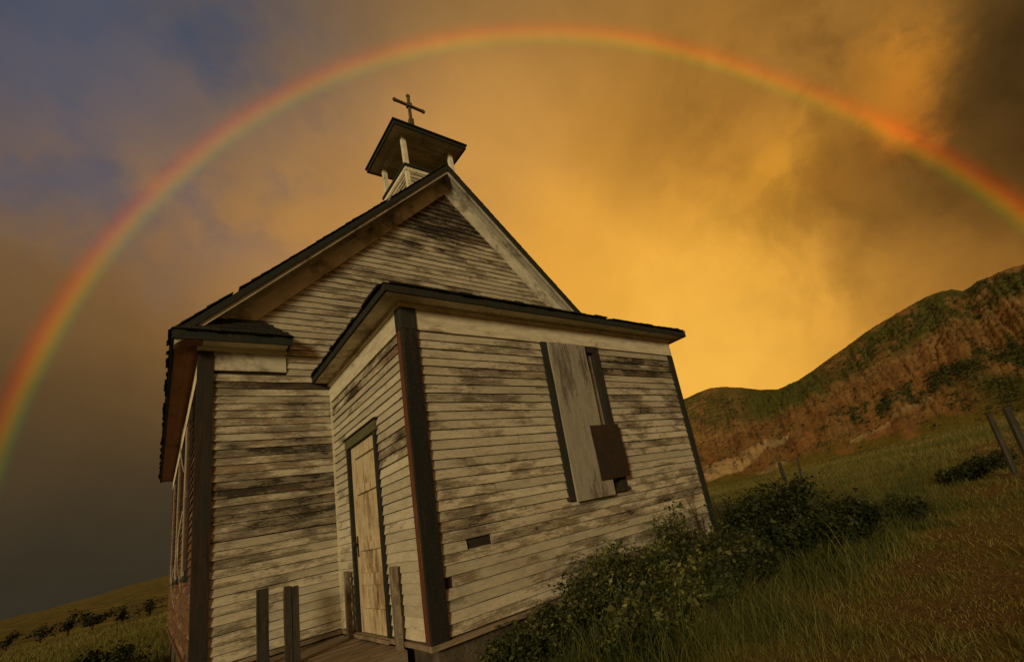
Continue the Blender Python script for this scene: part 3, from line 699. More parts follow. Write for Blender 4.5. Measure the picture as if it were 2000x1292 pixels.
# --- eaves: side soffits, fascias, friezes, front returns
for sgn, pl in ((-1, lf), (1, plane('right'))):
    xc_ = -ML if sgn < 0 else MR
    soffit(pl, VD, YL+.2, MH+.001, 0, MO, M_SOFR, n_=2)
    soffit(pl, VD-MO, VD, MH+.001, 0, MO, M_SOFR)
    strip(pl, VD-MO-.02, YL+.2, MH-.01, MH+.10, MO+.022, M_GREEN, 'fascia_board', MO, 20, .003)
    strip(pl, VD+.112, YL, MH-.27, MH, .024, M_TRIM, 'frieze_board', 0., 10, .002)
    x0, x1 = (-ML, RX) if sgn < 0 else (2*XG-RX, MR)
    xa, xb = (-ML-MO, RX+.02) if sgn < 0 else (2*XG-RX-.02, MR+MO)
    mm = MB(); mm.box(x0, x1, VD-MO, VD-.001, MH+.0015, MH+.02); mm.obj('soffit_board', M_TRIM, church)
    strip(fr, xa-.02, xb+.02, MH-.01, MH+.10, MO+.022, M_GREEN, 'fascia_board', MO, 8, .003)
    end = xb if sgn < 0 else xa
    mm = MB(); mm.box(*(sorted((end-.022*sgn*-1, end))), VD-MO, VD-.02, MH-.01, MH+.10); mm.obj('fascia_board', M_GREEN, church)
    mm = MB(); zt = MH+.102; ya = VD-MO-.05; e_in = end-.26*(-sgn) if True else end
    X = [xa-.03, xb+.03]; 
    top = [X[0]+.46, X[1]-.30] if sgn < 0 else [X[0]+.30, X[1]-.46]
    mm.add([(X[0], ya, zt), (X[1], ya, zt), (X[1], VD-.018, zt), (X[0], VD-.018, zt), (top[0], VD-.018, zt+.30), (top[1], VD-.018, zt+.30)], [(3, 2, 1, 0), (0, 1, 5, 4), (1, 2, 5), (3, 0, 4), (2, 3, 4, 5)])
    rt = mm.obj('eave_return_roof', M_SHING, church)
    hh = math.hypot(MO+.03, .30); dd = Vector((0, (MO+.03)/hh, .30/hh)); uu = Vector((0, -.30/hh, (MO+.03)/hh))
    for kk in range(4):
        a = X[0]
        il, ir = (.108, .07) if sgn < 0 else (.07, .108)
        lim = X[1]-ir*(kk+.7); a = X[0]+il*(kk+.7)
        while a < lim-.03:
            ww = min(rs.uniform(.09, .17), lim-a); m2 = MB(); s0 = kk*.095-.012+rs.uniform(-.01, .01); s1 = min((kk+1)*.095+.02, hh)
            P, Q = Vector((a+.003, ya, zt)), Vector((a+ww-.003, ya, zt)); th_ = rs.uniform(.010, .02)
            m2.hexa([P+dd*s0+uu*.003, Q+dd*s0+uu*.003, Q+dd*s1+uu*.002, P+dd*s1+uu*.002], [P+dd*s0+uu*(.003+th_), Q+dd*s0+uu*(.003+th_*.8), Q+dd*s1+uu*.007, P+dd*s1+uu*.007])
            m2.obj('shingle', M_SHING, rt); a += ww
    strip(fr, *((-1.262, RX) if sgn < 0 else (2*XG-RX, MR-.112)), FZ0, MH, .034, M_RAKE, 'frieze_board', 0., 5, .002)  # frieze in greyer, darker paint to imitate the shade under the return soffit
    strip(fr, *((-ML-.05, RX+.01) if sgn < 0 else (2*XG-RX-.01, MR+.05)), MH-.05, MH+.003, .06, M_TRIM, 'bed_moulding', 0., 5, .001)

# --- porch window: dark casing, sash, pane and the panels nailed over it
mb = MB()
for (p, q, z0, z1) in ((WX0, WX0+.095, WZ0, WZ1), (WX1-.105, WX1, WZ0, WZ1), (WX0+.095, WX1-.105, WZ1-.09, WZ1)): mb.hexa([pf(p, 0, z0), pf(q, 0, z0), pf(q, .042, z0), pf(p, .042, z0)], [pf(p, 0, z1), pf(q, 0, z1), pf(q, .042, z1), pf(p, .042, z1)])
wo = mb.obj('window', M_GREEN, church)
mb = MB(); mb.box(1.72, 2.46, .055, .062, 1.0, 2.66); mb.obj('pane', M_GLASS, wo)
mb = MB()
for (p, q, z0, z1) in ((1.72, 1.775, 1.0, 2.66), (2.395, 2.46, 1.0, 2.66), (1.775, 2.395, 2.59, 2.66), (1.775, 2.395, 1.90, 1.95), (1.775, 2.395, 1.0, 1.08)): mb.box(p, q, .015, .05, z0, z1)
mb.obj('sash', M_PANEL, wo)
mb = MB(); mb.box(2.345, 2.375, .0, .03, 1.9, 2.55); mb.obj('sash_stop', M_PANEL, wo)
mb = MB(); mb.box(WX0-.02, WX1+.02, -.06, -.0, .885, .93); mb.obj('sill', M_GREEN, wo)
mb = warped_box(1.692, 2.288, -.088, -.064, .862, 2.728, 2, 8, .002); o = bevel(mb.obj('boarding_panel', M_PANEL, wo, label='tall grey plywood panel nailed over the porch window'), .003)
mb = MB(); rings = []
for i in range(7):
    t = i/6; z = 1.045+.645*t; d = .092+.006*math.sin(t*5)+.01*(1-t)
    rings.append([(2.092-.006*(1-t), -d, z), (2.572-.004*t, -d-.004, z), (2.572-.004*t, -d-.012, z), (2.092-.006*(1-t), -d-.008, z)])
mb.sweep(rings); mb.obj('boarding_panel', M_RUST, wo, label='dark rusty metal plate over the lower window corner')

# --- door in the porch side
mb = MB()
for (p, q, z0, z1) in ((DY0, DY0+.078, .0, 1.975), (DY1-.062, DY1, .0, 1.975)): mb.hexa([ps(p, 0, z0), ps(q, 0, z0), ps(q, .042, z0), ps(p, .042, z0)], [ps(p, 0, z1), ps(q, 0, z1), ps(q, .042, z1), ps(p, .042, z1)])
fo = mb.obj('door_frame', M_CORNER, church)
mb = MB(); mb.hexa([ps(DY0-.02, 0, 1.978), ps(DY1+.02, 0, 1.978), ps(DY1+.02, .046, 1.978), ps(DY0-.02, .046, 1.978)], [ps(DY0-.02, 0, 2.085), ps(DY1+.02, 0, 2.085), ps(DY1+.02, .046, 2.085), ps(DY0-.02, .046, 2.085)])
mb.obj('header', wood('olive_header', (.10, .095, .045), (.14, .10, .05), (.03, .026, .014), -.02, (2, 2, 8), (9, 9, 40)), fo)
mb = MB(); mb.hexa([ps(DY0-.045, 0, 2.087), ps(DY1+.045, 0, 2.087), ps(DY1+.045, .065, 2.085), ps(DY0-.045, .065, 2.085)], [ps(DY0-.045, 0, 2.112), ps(DY1+.045, 0, 2.112), ps(DY1+.045, .062, 2.10), ps(DY0-.045, .062, 2.10)]); mb.obj('drip_cap', M_GREEN, fo)
door_y0, door_y1 = .948, 1.811
mb = MB(); st = .105
PN = [(1.50, 1.83), (.90, 1.42), (.585, .815), (.235, .47)]
zc = [-.018, *[q for pn in reversed(PN) for q in pn], 1.972]
mb.box(-.006, .034, door_y0, door_y0+st, -.018, 1.972); mb.box(-.006, .034, door_y1-st, door_y1, -.018, 1.972)
for a, b in zip(zc[0::2], zc[1::2]): mb.box(-.005, .033, door_y0+st, door_y1-st, a, b)
do = mb.obj('door', M_DOOR, church, label='paneled door with flaking cream paint, closed')
for a, b in PN:
    m2 = MB(); y0, y1 = door_y0+st, door_y1-st
    m2.box(.020, .030, y0, y1, a, b)
    m2.hexa([(.0201, y0+.03, a+.03), (.0201, y1-.03, a+.03), (.0201, y1-.03, b-.03), (.0201, y0+.03, b-.03)], [(.016, y0+.06, a+.06), (.016, y1-.06, a+.06), (.016, y1-.06, b-.06), (.016, y0+.06, b-.06)])
    m2.obj('panel', M_DOOR, do)
mb = MB(); mb.box(-.012, -.006, 1.735, 1.78, .76, .98); mb.obj('lock_plate', M_IRON, do)
mb = MB(); mb.tube([(-.01, 1.757, .90), (-.03, 1.757, .90), (-.036, 1.757, .90), (-.055, 1.757, .90), (-.062, 1.757, .90)], [.010, .010, .024, .026, .012], 10); mb.obj('knob', M_IRON, do)
for zz in (.35, 1.7):
    mb = MB(); mb.tube([(-.012, .95, zz-.05), (-.012, .95, zz+.05)], [.009, .009], 6); mb.obj('hinge', M_IRON, do)
mb = MB(); mb.box(-.075, .03, DY0-.02, DY1+.02, -.034, .0); mb.obj('threshold', M_DECK, church)

# --- belfry on the ridge, leaning a little
XC, BB, YB, DB, ZC, ZE, EE = 2.066, .523, 2.767, 1.07, 7.496, 8.162, .722
YC = YB+DB/2
tilt = Matrix.Rotation(rad(-2.2), 3, 'Y') @ Matrix.Rotation(rad(1.2), 3, 'X')
piv = Vector((XC, YC, 7.45)); bel = lambda v: piv+tilt @ (v-piv)
def B_(mb, name, mat, par, **kw): return mb.map(bel).obj(name, mat, par, **kw)
mb = MB(); b = BB-.01
mb.hexa([(XC-b, YB+.01, 6.5), (XC+b, YB+.01, 6.5), (XC+b, YB+DB-.01, 6.5), (XC-b, YB+DB-.01, 6.5)], [(XC-b, YB+.01, ZC-.04), (XC+b, YB+.01, ZC-.04), (XC+b, YB+DB-.01, ZC-.04), (XC-b, YB+DB-.01, ZC-.04)])
belf = B_(mb, 'belfry', M_SHEATH, church)
for face in range(4):
    def pl(a, d, z, face=face):
        return [(XC-BB+a, YB-d, z), (XC-BB-d, YB+a, z), (XC-BB+a, YB+DB+d, z), (XC+BB+d, YB+a, z)][face]
    q = 0
    while True:
        z = 6.55+q*.085; q += 1
        if z+.085 > ZC-.03: break
        m2 = MB(); board(m2, pl, .05, 2*BB-.05 if face % 2 == 0 else DB-.05, z, .085, 3); B_(m2, 'siding_board', M_SIDE, belf)['wear'] = -.08
for sx in (-1, 1):
    for sy in (0, 1):
        x = XC+sx*BB; y = YB+sy*DB; w = .048
        x0, x1 = (x-.012, x+2*w-.012) if sx < 0 else (x-2*w+.012, x+.012); y0, y1 = (y-.012, y+2*w-.012) if sy == 0 else (y-2*w+.012, y+.012)
        mb = MB(); mb.box(x0, x1, y0, y1, 6.5, ZC-.04); B_(mb, 'corner_board', M_BEL, belf)
        mb = warped_box(x0+.008, x1-.008, y0+.008, y1-.008, ZC-.01, ZE+.02, 2, 4, .002); B_(mb, 'post', M_BEL, belf)
mb = MB(); c1 = BB+.045; mb.box(XC-c1, XC+c1, YB-.045, YB+DB+.045, ZC-.045, ZC+.005); B_(mb, 'cap_moulding', M_GREEN, belf)
mb = MB(); c2 = BB+.022; mb.box(XC-c2, XC+c2, YB-.022, YB+DB+.022, ZC-.12, ZC-.046); B_(mb, 'cap_moulding', M_BEL, belf)
# beams, ceiling boards, soffit, fascia
for (x0, x1, y0, y1) in ((XC-BB-.02, XC+BB+.02, YB-.02, YB+.09), (XC-BB-.02, XC+BB+.02, YB+DB-.09, YB+DB+.02), (XC-BB-.02, XC-BB+.09, YB+.09, YB+DB-.09), (XC+BB-.09, XC+BB+.02, YB+.09, YB+DB-.09)):
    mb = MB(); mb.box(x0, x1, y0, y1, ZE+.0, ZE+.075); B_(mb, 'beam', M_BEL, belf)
y = YB+.085
while y < YB+DB-.09:
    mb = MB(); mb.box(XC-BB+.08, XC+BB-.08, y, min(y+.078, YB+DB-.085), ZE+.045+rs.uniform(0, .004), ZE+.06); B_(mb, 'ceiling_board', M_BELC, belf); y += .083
e0 = EE; yd = DB/2+(EE-BB)
for (x0, x1, y0, y1) in ((XC-e0, XC+e0, YC-yd, YB-.021), (XC-e0, XC+e0, YB+DB+.021, YC+yd), (XC-e0, XC-BB-.021, YB-.019, YB+DB+.019), (XC+BB+.021, XC+e0, YB-.019, YB+DB+.019)):
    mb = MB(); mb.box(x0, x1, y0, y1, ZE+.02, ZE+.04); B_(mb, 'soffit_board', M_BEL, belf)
for (x0, x1, y0, y1) in ((XC-e0-.022, XC+e0+.022, YC-yd-.022, YC-yd-.001), (XC-e0-.022, XC+e0+.022, YC+yd+.001, YC+yd+.022), (XC-e0-.022, XC-e0-.001, YC-yd, YC+yd), (XC+e0+.001, XC+e0+.022, YC-yd, YC+yd)):
    mb = MB(); mb.box(x0, x1, y0, y1, ZE+.0, ZE+.075); B_(mb, 'fascia_board', M_GREEN, belf)
mb = MB(); er, eyr = e0+.045, yd+.045
mb.add([(XC-er, YC-eyr, ZE+.076), (XC+er, YC-eyr, ZE+.076), (XC+er, YC+eyr, ZE+.076), (XC-er, YC+eyr, ZE+.076), (XC-er, YC-eyr, ZE+.105), (XC+er, YC-eyr, ZE+.105), (XC+er, YC+eyr, ZE+.105), (XC-er, YC+eyr, ZE+.105), (XC, YC, ZE+.50)], [(3, 2, 1, 0), (0, 1, 5, 4), (1, 2, 6, 5), (2, 3, 7, 6), (3, 0, 4, 7), (4, 5, 8), (5, 6, 8), (6, 7, 8), (7, 4, 8)])
B_(mb, 'roof', M_SHING, belf)
# cross with budded ends
mb = MB(); cw_ = .026
X0, Y0 = XC-.03, YC
def bar(p, q, w):
    p, q = Vector(p), Vector(q); d = (q-p).normalized(); a = Vector((0, 1, 0)); b_ = d.cross(a)
    mb.hexa([p+a*w+b_*w, p-a*w+b_*w, p-a*w-b_*w, p+a*w-b_*w], [q+a*w+b_*w, q-a*w+b_*w, q-a*w-b_*w, q+a*w-b_*w])
bar((X0, Y0, ZE+.40), (X0, Y0, 9.91), cw_); bar((X0-.33, Y0, 9.63), (X0+.33, Y0, 9.63), cw_-.002)
for (dx, dz) in ((-.31, 0), (.31, 0), (0, .26)):
    c0 = Vector((X0+dx, Y0, 9.63+dz)); u = Vector((dx, 0, dz)).normalized(); v = Vector((u.z, 0, -u.x))
    for k in (-1, 1): bar(c0+v*k*.02-u*.02, c0+v*k*.02+u*.016, .021)
    bar(c0, c0+u*.04, .022)
bar((X0, Y0, 9.10), (X0, Y0, 9.26), .046); bar((X0-.045, Y0, 9.20), (X0+.045, Y0, 9.20), .03); bar((X0-.05, Y0, 9.63), (X0+.05, Y0, 9.63), .05)
mb.obj('cross', M_CROSS, church)

# ================================================================== deck, posts, loose boards
deck = empty('wooden_deck', (-.45, 1.5, -.42), label='worn plank deck in front of the porch door', cat='deck')
y = .50; k = 0
while y < VD-.08:
    w = rs.uniform(.13, .17); y1 = min(y+w, VD-.06); x0 = -.98+rs.uniform(-.06, .05)
    mb = warped_box(x0, -.052, y, y1-.006, -.085, -.048+rs.uniform(-.004, .004), 0, 5, .003); bevel(mb.obj('plank', M_DECK, deck), .004); y = y1; k += 1
mb = MB(); mb.box(-.97, -.055, .455, .497, -.19, -.05); mb.obj('rim_joist', M_DECK, deck)
for x in (-.9, -.45, -.09):
    mb = MB(); mb.box(x-.04, x+.04, .52, VD-.1, -.2, -.087); mb.obj('joist', M_SHEATH, deck)
    for yy in (.7, 2.2): mb = MB(); mb.box(x-.06, x+.06, yy-.06, yy+.06, -.6, -.2); mb.obj('pier', M_CONC, deck)
def loose(name, pts, mat, label, cat, th=.03):
    mb = MB(); mb.hexa(pts, [(x, y, z+th) for x, y, z in pts]); o = bevel(mb.obj(name, mat), .004); tag(o, label, cat); return o
loose('loose_board', [(-.34, .10, -.30), (-.06, .02, -.27), (.01, .36, -.255), (-.28, .47, -.285)], M_DECK, 'short loose tan board lying below the porch corner', 'board')
loose('loose_board', [(-.62, .30, -.36), (-.30, .24, -.335), (-.28, .34, -.335), (-.60, .41, -.36)], M_PANEL, 'pale grey board end lying below the deck edge', 'board')
def post(name, x, y, w, d, z0, z1, mat, label, group=None, split_=False, lean=(0, 0)):
    mb = MB(); r2 = random.Random(int(x*100)+int(y*10)); seg = 8
    def shaft(xa, xb, ya, yb, zt):
        rings = []
        for i in range(seg+1):
            t = i/seg; z = z0+(zt-z0)*t; j = [r2.uniform(-.003, .003) for _ in range(4)]; ox, oy = lean[0]*(z-z0), lean[1]*(z-z0)
            tz = [r2.uniform(-.012, .0) if i == seg else 0 for _ in range(4)]
            rings.append([(xa+j[0]+ox, ya+j[1]+oy, z+tz[0]), (xb+j[2]+ox, ya+j[1]+oy, z+tz[1]), (xb+j[2]+ox, yb+j[3]+oy, z+tz[2]), (xa+j[0]+ox, yb+j[3]+oy, z+tz[3])])
        mb.sweep(rings)
    if split_:
        shaft(x-w/2, x-.004, y-d/2, y+d/2, z1); shaft(x+.004, x+w/2, y-d/2, y+d/2, z1-.012)
    else: shaft(x-w/2, x+w/2, y-d/2, y+d/2, z1)
    o = mb.obj(name, mat); return tag(o, label, 'post', group)
post('railing_post', -.875, 1.95, .095, .075, -.36, .657, M_POST, 'dark single railing post standing at the deck edge beside the church wall')
post('railing_post', -.705, 1.52, .115, .07, -.36, .643, M_POST, 'dark doubled railing post of two planks at the deck edge', split_=True)
post('railing_post', -.078, 1.985, .05, .07, -.05, .64, M_POSTP, 'peeling half post against the porch wall beside the inner corner')
post('railing_post', -.078, .56, .05, .07, -.05, .635, M_POSTP, 'peeling half post against the porch wall between door and porch corner')

# ================================================================== vegetation
def leaf_mat(name, c0, c1, c2):
    m, n = material(name); a = n.new('Attribute', attribute_name='tint').outputs['Fac']
    c = n.ramp(a, [(0., c0), (.55, c1), (1., c2)])
    p = n.new('BsdfPrincipled'); n.put(p.inputs['Base Color'], c); p.inputs['Roughness'].default_value = .65; p.inputs['Specular IOR Level'].default_value = .2
    tr = n.new('BsdfTranslucent'); n.put(tr.inputs[0], c); mx = n.new('MixShader'); mx.inputs[0].default_value = .25
    n.l.new(p.outputs[0], mx.inputs[1]); n.l.new(tr.outputs[0], mx.inputs[2]); o = n.new('OutputMaterial'); n.l.new(mx.outputs[0], o.inputs[0]); return m
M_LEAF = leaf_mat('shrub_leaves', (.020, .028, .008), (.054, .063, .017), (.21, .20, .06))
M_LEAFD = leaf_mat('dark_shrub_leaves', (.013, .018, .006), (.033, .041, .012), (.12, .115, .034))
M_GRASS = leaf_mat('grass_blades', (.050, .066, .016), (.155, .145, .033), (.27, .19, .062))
M_FAR = leaf_mat('tree_leaves', (.012, .016, .006), (.022, .028, .010), (.045, .045, .016))
M_HSCR = leaf_mat('hill_scrub_leaves', (.030, .036, .011), (.055, .060, .017), (.09, .09, .028))
def bark():
    m, n = material('bark'); pos = n.new('NewGeometry').outputs['Position']; finish(n, n.mix(n.noise(pos, 30., 4), (.03, .02, .013), (.08, .055, .036)), .95); return m
M_BARK = bark()
def leaves(centers, normals_spread, size, rng, aspect=.5, tint=None):
    """rhombic leaves, folded along the midrib"""
    k = len(centers); d = rng.normal(size=(k, 3)); d[:, 2] = d[:, 2]*.6+.25; d /= np.linalg.norm(d, axis=1)[:, None]
    a = rng.normal(size=(k, 3)); a -= (a*d).sum(1)[:, None]*d; a /= np.linalg.norm(a, axis=1)[:, None]; nn = np.cross(d, a)
    s = (size*rng.lognormal(-.05, .38, k))[:, None]; c = centers
    v = np.stack([c-d*s*.5, c+a*s*aspect*.5+nn*s*.08, c+d*s*.5, c-a*s*aspect*.5+nn*s*.08], 1).reshape(-1, 3)
    f = np.arange(4*k).reshape(-1, 4); t = np.repeat(rng.beta(1.6, 2.6, k) if tint is None else tint, 4)
    return v, f, t
def shrub(name, x, y, r, h, seed, nleaf, mat, label, size=.035, bare=0, group=None, ry=None):
    rng = np.random.default_rng(seed); z0 = float(ground_z(np.array(x), np.array(y)))
    root = empty(name, (x, y, z0-.02), label=label, cat='shrub', group=group); ry = ry or r*.8
    m = MB(); tips = []
    for i in range(16+bare):
        a = rng.uniform(0, 2*math.pi); q = rng.uniform(.2, 1)**.6; b = Vector((x+rng.normal()*.06, y+rng.normal()*.06, z0-.05))
        e = Vector((x+math.cos(a)*r*q*.9, y+math.sin(a)*ry*q*.9, z0+h*math.sqrt(max(.1, 1-.6*q*q))*rng.uniform(.7, 1.05)))
        if i >= 16: e.z = z0+h*rng.uniform(1.0, 1.35)
        mid = b.lerp(e, .5)+Vector(rng.normal(size=3)*.05*h); mid2 = b.lerp(e, .8)+Vector(rng.normal(size=3)*.04*h)
        m.tube([b, mid, mid2, e], [.010, .007, .005, .002], 4); tips.append((b, mid, mid2, e))
        for _ in range(4):
            s0 = mid.lerp(e, rng.uniform(0, .9)); s1 = s0+Vector(rng.normal(size=3)*.13*h)+Vector((0, 0, .12*h)); m.tube([s0, s0.lerp(s1, .5), s1], [.004, .003, .0015], 3); tips.append((s0, s0, s1, s1))
    m.obj('stem', M_BARK, root)
    # clumps of leaves round the twigs
    cen = []
    for i in range(int(nleaf/22)):
        tp = tips[rng.integers(len(tips))]; t = rng.uniform(.25, 1.)
        p = np.array(tp[1].lerp(tp[3], t)) if t > .4 else np.array(tp[0].lerp(tp[2], t+.3))
        cen.append(p[None]+rng.normal(size=(22, 3))*np.array([.075, .075, .055])*(.6+h*.7))
    cen = np.concatenate(cen); cen = cen[cen[:, 2] > z0]
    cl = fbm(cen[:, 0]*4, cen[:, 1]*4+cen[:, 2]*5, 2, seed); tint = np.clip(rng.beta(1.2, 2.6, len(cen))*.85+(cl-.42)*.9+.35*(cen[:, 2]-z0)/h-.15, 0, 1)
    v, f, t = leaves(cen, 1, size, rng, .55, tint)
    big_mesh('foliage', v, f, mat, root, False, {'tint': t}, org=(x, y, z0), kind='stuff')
    return root
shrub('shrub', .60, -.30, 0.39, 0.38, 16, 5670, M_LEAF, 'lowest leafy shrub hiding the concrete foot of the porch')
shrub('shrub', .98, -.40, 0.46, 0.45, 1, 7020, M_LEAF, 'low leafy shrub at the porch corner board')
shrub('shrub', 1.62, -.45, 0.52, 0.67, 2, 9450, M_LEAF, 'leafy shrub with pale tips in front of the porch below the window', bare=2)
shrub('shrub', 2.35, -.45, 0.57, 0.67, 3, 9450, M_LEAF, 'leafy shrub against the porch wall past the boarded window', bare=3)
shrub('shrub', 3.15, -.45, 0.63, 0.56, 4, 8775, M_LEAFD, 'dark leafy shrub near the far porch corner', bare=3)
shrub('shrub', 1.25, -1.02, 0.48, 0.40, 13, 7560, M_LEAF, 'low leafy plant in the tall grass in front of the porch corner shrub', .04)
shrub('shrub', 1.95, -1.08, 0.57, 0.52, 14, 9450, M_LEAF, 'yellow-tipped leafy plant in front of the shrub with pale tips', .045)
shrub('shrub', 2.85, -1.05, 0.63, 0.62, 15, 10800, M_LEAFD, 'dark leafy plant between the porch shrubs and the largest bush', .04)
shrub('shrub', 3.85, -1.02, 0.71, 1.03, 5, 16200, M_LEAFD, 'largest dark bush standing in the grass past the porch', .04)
shrub('shrub', 4.55, -1.45, 0.63, 0.62, 6, 10800, M_LEAFD, 'dark rounded bush beside the largest bush', .04)
shrub('shrub', 6.3, -1.75, .40, .34, 7, 3600, M_LEAFD, 'small low bush in the open grass toward the fence', .04)
shrub('shrub', 11.0, -1.75, .7, .30, 8, 5200, M_LEAFD, 'spreading low bush in the grass near the brown fence post', .05)
shrub('shrub', 12.8, -2.1, .8, .32, 9, 5200, M_LEAFD, 'spreading bush at the foot of the tall fence posts', .05)
shrub('shrub', -2.3, 9.8, .7, .55, 10, 6000, M_LEAFD, 'dark bush beside the red-brown side wall', .05)
shrub('shrub', -2.2, 7.6, .55, .45, 12, 3500, M_LEAFD, 'low dark bush at the foot of the red-brown side wall', .045)
def bare_shrub(x, y, h, seed, nst, label, lean=0., mat=M_BARK, sp=.3):
    rng = np.random.default_rng(seed); z0 = float(ground_z(np.array(x), np.array(y))); m = MB()
    for i in range(nst):
        b = Vector((x+rng.normal()*.08, y+rng.normal()*.05, z0-.04)); e = b+Vector((rng.normal()*sp*h+lean*h, rng.normal()*sp*.5*h, h*rng.uniform(.75, 1.)))
        mid = b.lerp(e, .5)+Vector(rng.normal(size=3)*.05*h); m.tube([b, mid, e], [.012, .008, .003], 4)
        for _ in range(7):
            s0 = mid.lerp(e, rng.uniform(-.3, .95)); s1 = s0+Vector((rng.normal()*.16*h, rng.normal()*.1*h, rng.uniform(.05, .22)*h)); m.tube([s0, s0.lerp(s1, .6), s1], [.006, .004, .002], 3)
            for _ in range(2):
                s2 = s0.lerp(s1, .6)+Vector((rng.normal()*.07*h, rng.normal()*.05*h, rng.uniform(.03, .1)*h)); m.tube([s0.lerp(s1, .6), s2], [.0035, .002], 3)
    o = m.obj('bare_shrub', mat); tag(o, label, 'shrub'); return o
bare_shrub(3.42, -.16, 1.12, 21, 5, 'leafless twiggy shrub leaning on the clapboards by the far porch corner', .1, sp=.12)
bare_shrub(2.7, -.24, .7, 22, 8, 'thin dry stems rising against the lower clapboards', 0, sp=.35)
bare_shrub(1.35, -.22, .5, 23, 7, 'short dry stems against the clapboards near the porch corner', 0, sp=.4)
bare_shrub(6.6, 1.6, .8, 24, 16, 'reddish dry stems in the grass behind the bushes', 0, sp=.4)

# grass blades, tall by the walls, short on the trampled track
def grass():
    rng = RNG; nt = 62000; per = 9          # tufts, each a handful of blades
    r = np.exp(rng.uniform(math.log(1.0), math.log(80), nt)); a = rng.uniform(rad(-16), rad(104), nt)
    tx, ty = CAM.x+r*np.sin(a), CAM.y+r*np.cos(a); sp = (.018+.010*r)*rng.uniform(.5, 1.6, nt)
    th_ = rng.lognormal(-.12, .40, nt); tc_ = rng.normal(0, .13, nt); ld = rng.normal(0, .25, (nt, 2))
    x = np.repeat(tx, per)+rng.normal(size=nt*per)*np.repeat(sp, per); y = np.repeat(ty, per)+rng.normal(size=nt*per)*np.repeat(sp, per); r = np.hypot(x-CAM.x, y-CAM.y)
    th_, tc_, lx, ly = (np.repeat(q, per) for q in (th_, tc_, ld[:, 0], ld[:, 1])); k = len(x)
    dry = dry_field(x, y); cl = fbm(x*2.2, y*2.2, 3, 61)
    keep = rng.uniform(size=k) < np.clip(.30+1.5*(cl-.35)+.15*(1-dry), .1, 1)
    keep &= ~((x > -.06) & (x < VW+.06) & (y > -.06)) | (x > MR) | (y > YL)
    keep &= ~((x > -ML-.05) & (x < MR+.05) & (y > VD-.05) & (y < YL)); keep &= ~((x > -1.0) & (x < 0) & (y > .5) & (y < VD))
    keep &= ~((x > -.7) & (x < .1) & (y > -.1) & (y < .6))
    x, y, r, dry, cl, th_, tc_, lx, ly = (q[keep] for q in (x, y, r, dry, cl, th_, tc_, lx, ly)); k = len(x)
    z = ground_z(x, y)-.01
    tall = np.exp(-((y+1.15)/.75)**2)*sst(x, .3, 1.2)*(1-sst(x, 7, 10))
    h = (.10+.20*tall+.08*(cl-.4)+.0022*np.minimum(r, 50))*(1-.82*dry)*rng.uniform(.5, 1.4, k)*th_; h = np.maximum(h, .03)
    w = (.0017+.00034*r)*rng.uniform(.7, 1.3, k)
    th = rng.uniform(0, 2*math.pi, k); ux, uy = np.cos(th), np.sin(th); ph = th+rng.normal(size=k)*.8+1.57
    bend = h*rng.uniform(.1, .75, k)*(1+.8*dry); bx, by = np.cos(ph)*bend+lx*h, np.sin(ph)*bend+ly*h
    v = np.empty((k, 5, 3))
    v[:, 0] = np.c_[x-ux*w, y-uy*w, z]; v[:, 1] = np.c_[x+ux*w, y+uy*w, z]
    v[:, 2] = np.c_[x+ux*w*.7+bx*.35, y+uy*w*.7+by*.35, z+h*.6]; v[:, 3] = np.c_[x-ux*w*.7+bx*.35, y-uy*w*.7+by*.35, z+h*.6]
    v[:, 4] = np.c_[x+bx, y+by, z+h]
    b = np.arange(k)[:, None]*5
    f = np.concatenate([b+np.array([[0, 1, 2]]), b+np.array([[0, 2, 3]]), b+np.array([[3, 2, 4]])])
    far = sst(r, 8, 40)
    tint = np.clip(.10+dry*.62+.09*rng.normal(size=k)+tc_+.85*far*fbm(x*.12, y*.12, 3, 88)+.12*(cl-.5), 0, 1)
    big_mesh('grass', v.reshape(-1, 3), f, M_GRASS, None, False, {'tint': np.repeat(tint, 5)}, kind='stuff', label='rough green and straw-coloured meadow grass', cat='grass')
grass()

# small trees on the plain to the left
def place(az, r): return CAM.x+r*math.sin(rad(az)), CAM.y+r*math.cos(rad(az))
def tree(az, r, h, w, seed, label, group):
    rng = np.random.default_rng(seed); x, y = place(az, r); z = float(ground_z(np.array(x), np.array(y)))
    root = empty('small_tree', (x, y, z), label=label, cat='tree', group=group); m = MB()
    m.tube([(x, y, z-.3), (x+.05*h*rng.normal(), y, z+h*.35), (x+.05*h*rng.normal(), y, z+h*.75)], [.05*h, .035*h, .012*h], 6); tips = []
    for i in range(9):
        s = Vector((x, y, z+h*rng.uniform(.15, .6))); e = Vector((x+rng.normal()*w*.4, y+rng.normal()*w*.4, z+h*rng.uniform(.3, 1.))); m.tube([s, s.lerp(e, .6), e], [.02*h, .012*h, .004*h], 4); tips.append((s, e))
    m.obj('trunk', M_BARK, root); cen = []
    for i in range(34):
        s, e = tips[rng.integers(9)]; p = np.array(s.lerp(e, rng.uniform(.4, 1.1))); cen.append(p+rng.normal(size=(16, 3))*.09*h)
    v, f, t = leaves(np.concatenate(cen), 1, .085*h, rng, .7); big_mesh('crown', v, f, M_FAR, root, False, {'tint': t}, org=(x, y, z), kind='stuff')
G = 'small trees on the plain'; LB = 'small dark tree on the open plain beyond the church'
for q, (az_, h_) in enumerate(((-7.75, 1.7), (-6.1, 1.7), (-4.72, 2.2), (-1.65, 1.9), (-.05, 2.1))): tree(az_, 88+q*2, h_*1.1, 1.3, 40+q, LB, G)
tree(-3.45, 90, 3.0, 2.2, 50, 'tallest dark tree on the open plain beyond the church', G)
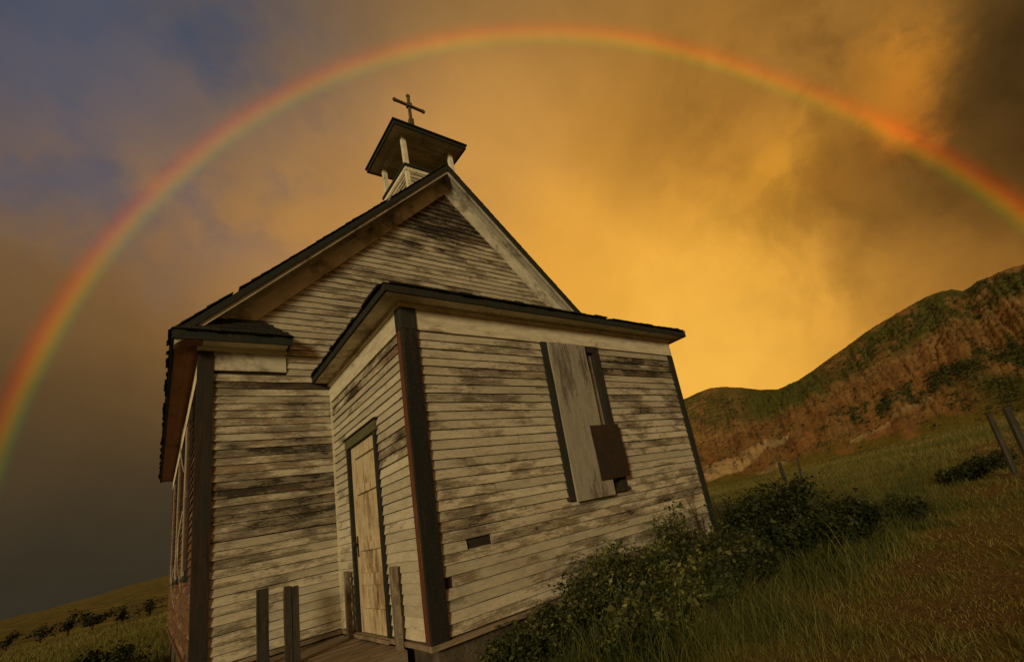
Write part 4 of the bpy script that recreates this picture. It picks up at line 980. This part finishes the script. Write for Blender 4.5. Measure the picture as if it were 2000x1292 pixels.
# low scrub dotted over the plain
def scrub():
    rng = np.random.default_rng(77); cen = []
    for i in range(110):
        r = rng.uniform(115, 300); az_ = rng.uniform(-12, 8); x, y = place(az_, r)
        if fbm(np.array(x*.05), np.array(y*.016), 2, 4) < .45: continue
        z = float(ground_z(np.array(x), np.array(y))); cen.append(np.array([x, y, z])+rng.normal(size=(26, 3))*np.array([.9, .5, .16])*rng.uniform(.6, 1.6)+np.array([0, 0, .15]))
    v, f, t = leaves(np.concatenate(cen), 1, .35, rng, .7); big_mesh('scrub', v, f, M_FAR, None, False, {'tint': t}, kind='stuff', label='low dark scrub scattered over the far plain', cat='scrub')
scrub()
# shrubs dotted over the hill
def hill_scrub():
    rng = np.random.default_rng(78); w = SCRUBW*(HV > .04)*(HV < .80)*(HA > 54)*(HA < 96); w = w.ravel()/w.sum()
    idx = rng.choice(len(w), 1500, p=w); P0 = np.stack([hx.ravel(), hy.ravel(), HZ.ravel()], -1)[idx]
    sz = rng.lognormal(-1.1, .45, len(idx)); cen = (P0[:, None]+rng.normal(size=(len(idx), 14, 3))*sz[:, None, None]*np.array([1, 1, .55])+np.array([0, 0, .1])).reshape(-1, 3)
    v, f, t = leaves(cen, 1, .30, rng, .75); big_mesh('scrub', v, f, M_HSCR, None, False, {'tint': t}, kind='stuff', label='low green scrub dotted over the eroded hill', cat='scrub')
hill_scrub()
# fence posts in the meadow
def fence_post(az, r, h, w, label, lean=(0, 0)):
    x, y = place(az, r); z = float(ground_z(np.array(x), np.array(y))); m = MB(); r2 = random.Random(int(az*10))
    m.tube([(x, y, z-.3), (x+lean[0]*h*.5, y+lean[1]*h*.5, z+h*.5), (x+lean[0]*h, y+lean[1]*h, z+h-.02), (x+lean[0]*h, y+lean[1]*h, z+h)], [w, w*.95, w*.9, w*.6], 8)
    o = m.obj('fence_post', M_POST); tag(o, label, 'fence post', 'fence posts in the meadow')
fence_post(84.8, 11.2, 1.25, .07, 'thick dark fence post, taller of the pair in the meadow')
fence_post(83.5, 12.4, 1.2, .06, 'brown fence post beside the thick dark one')
fence_post(64.6, 34., 1.25, .13, 'short stout fence post standing alone in the yellow grass')
fence_post(66.3, 29, 1.35, .075, 'thin leaning fence post in the yellow grass', (.02, -.08))
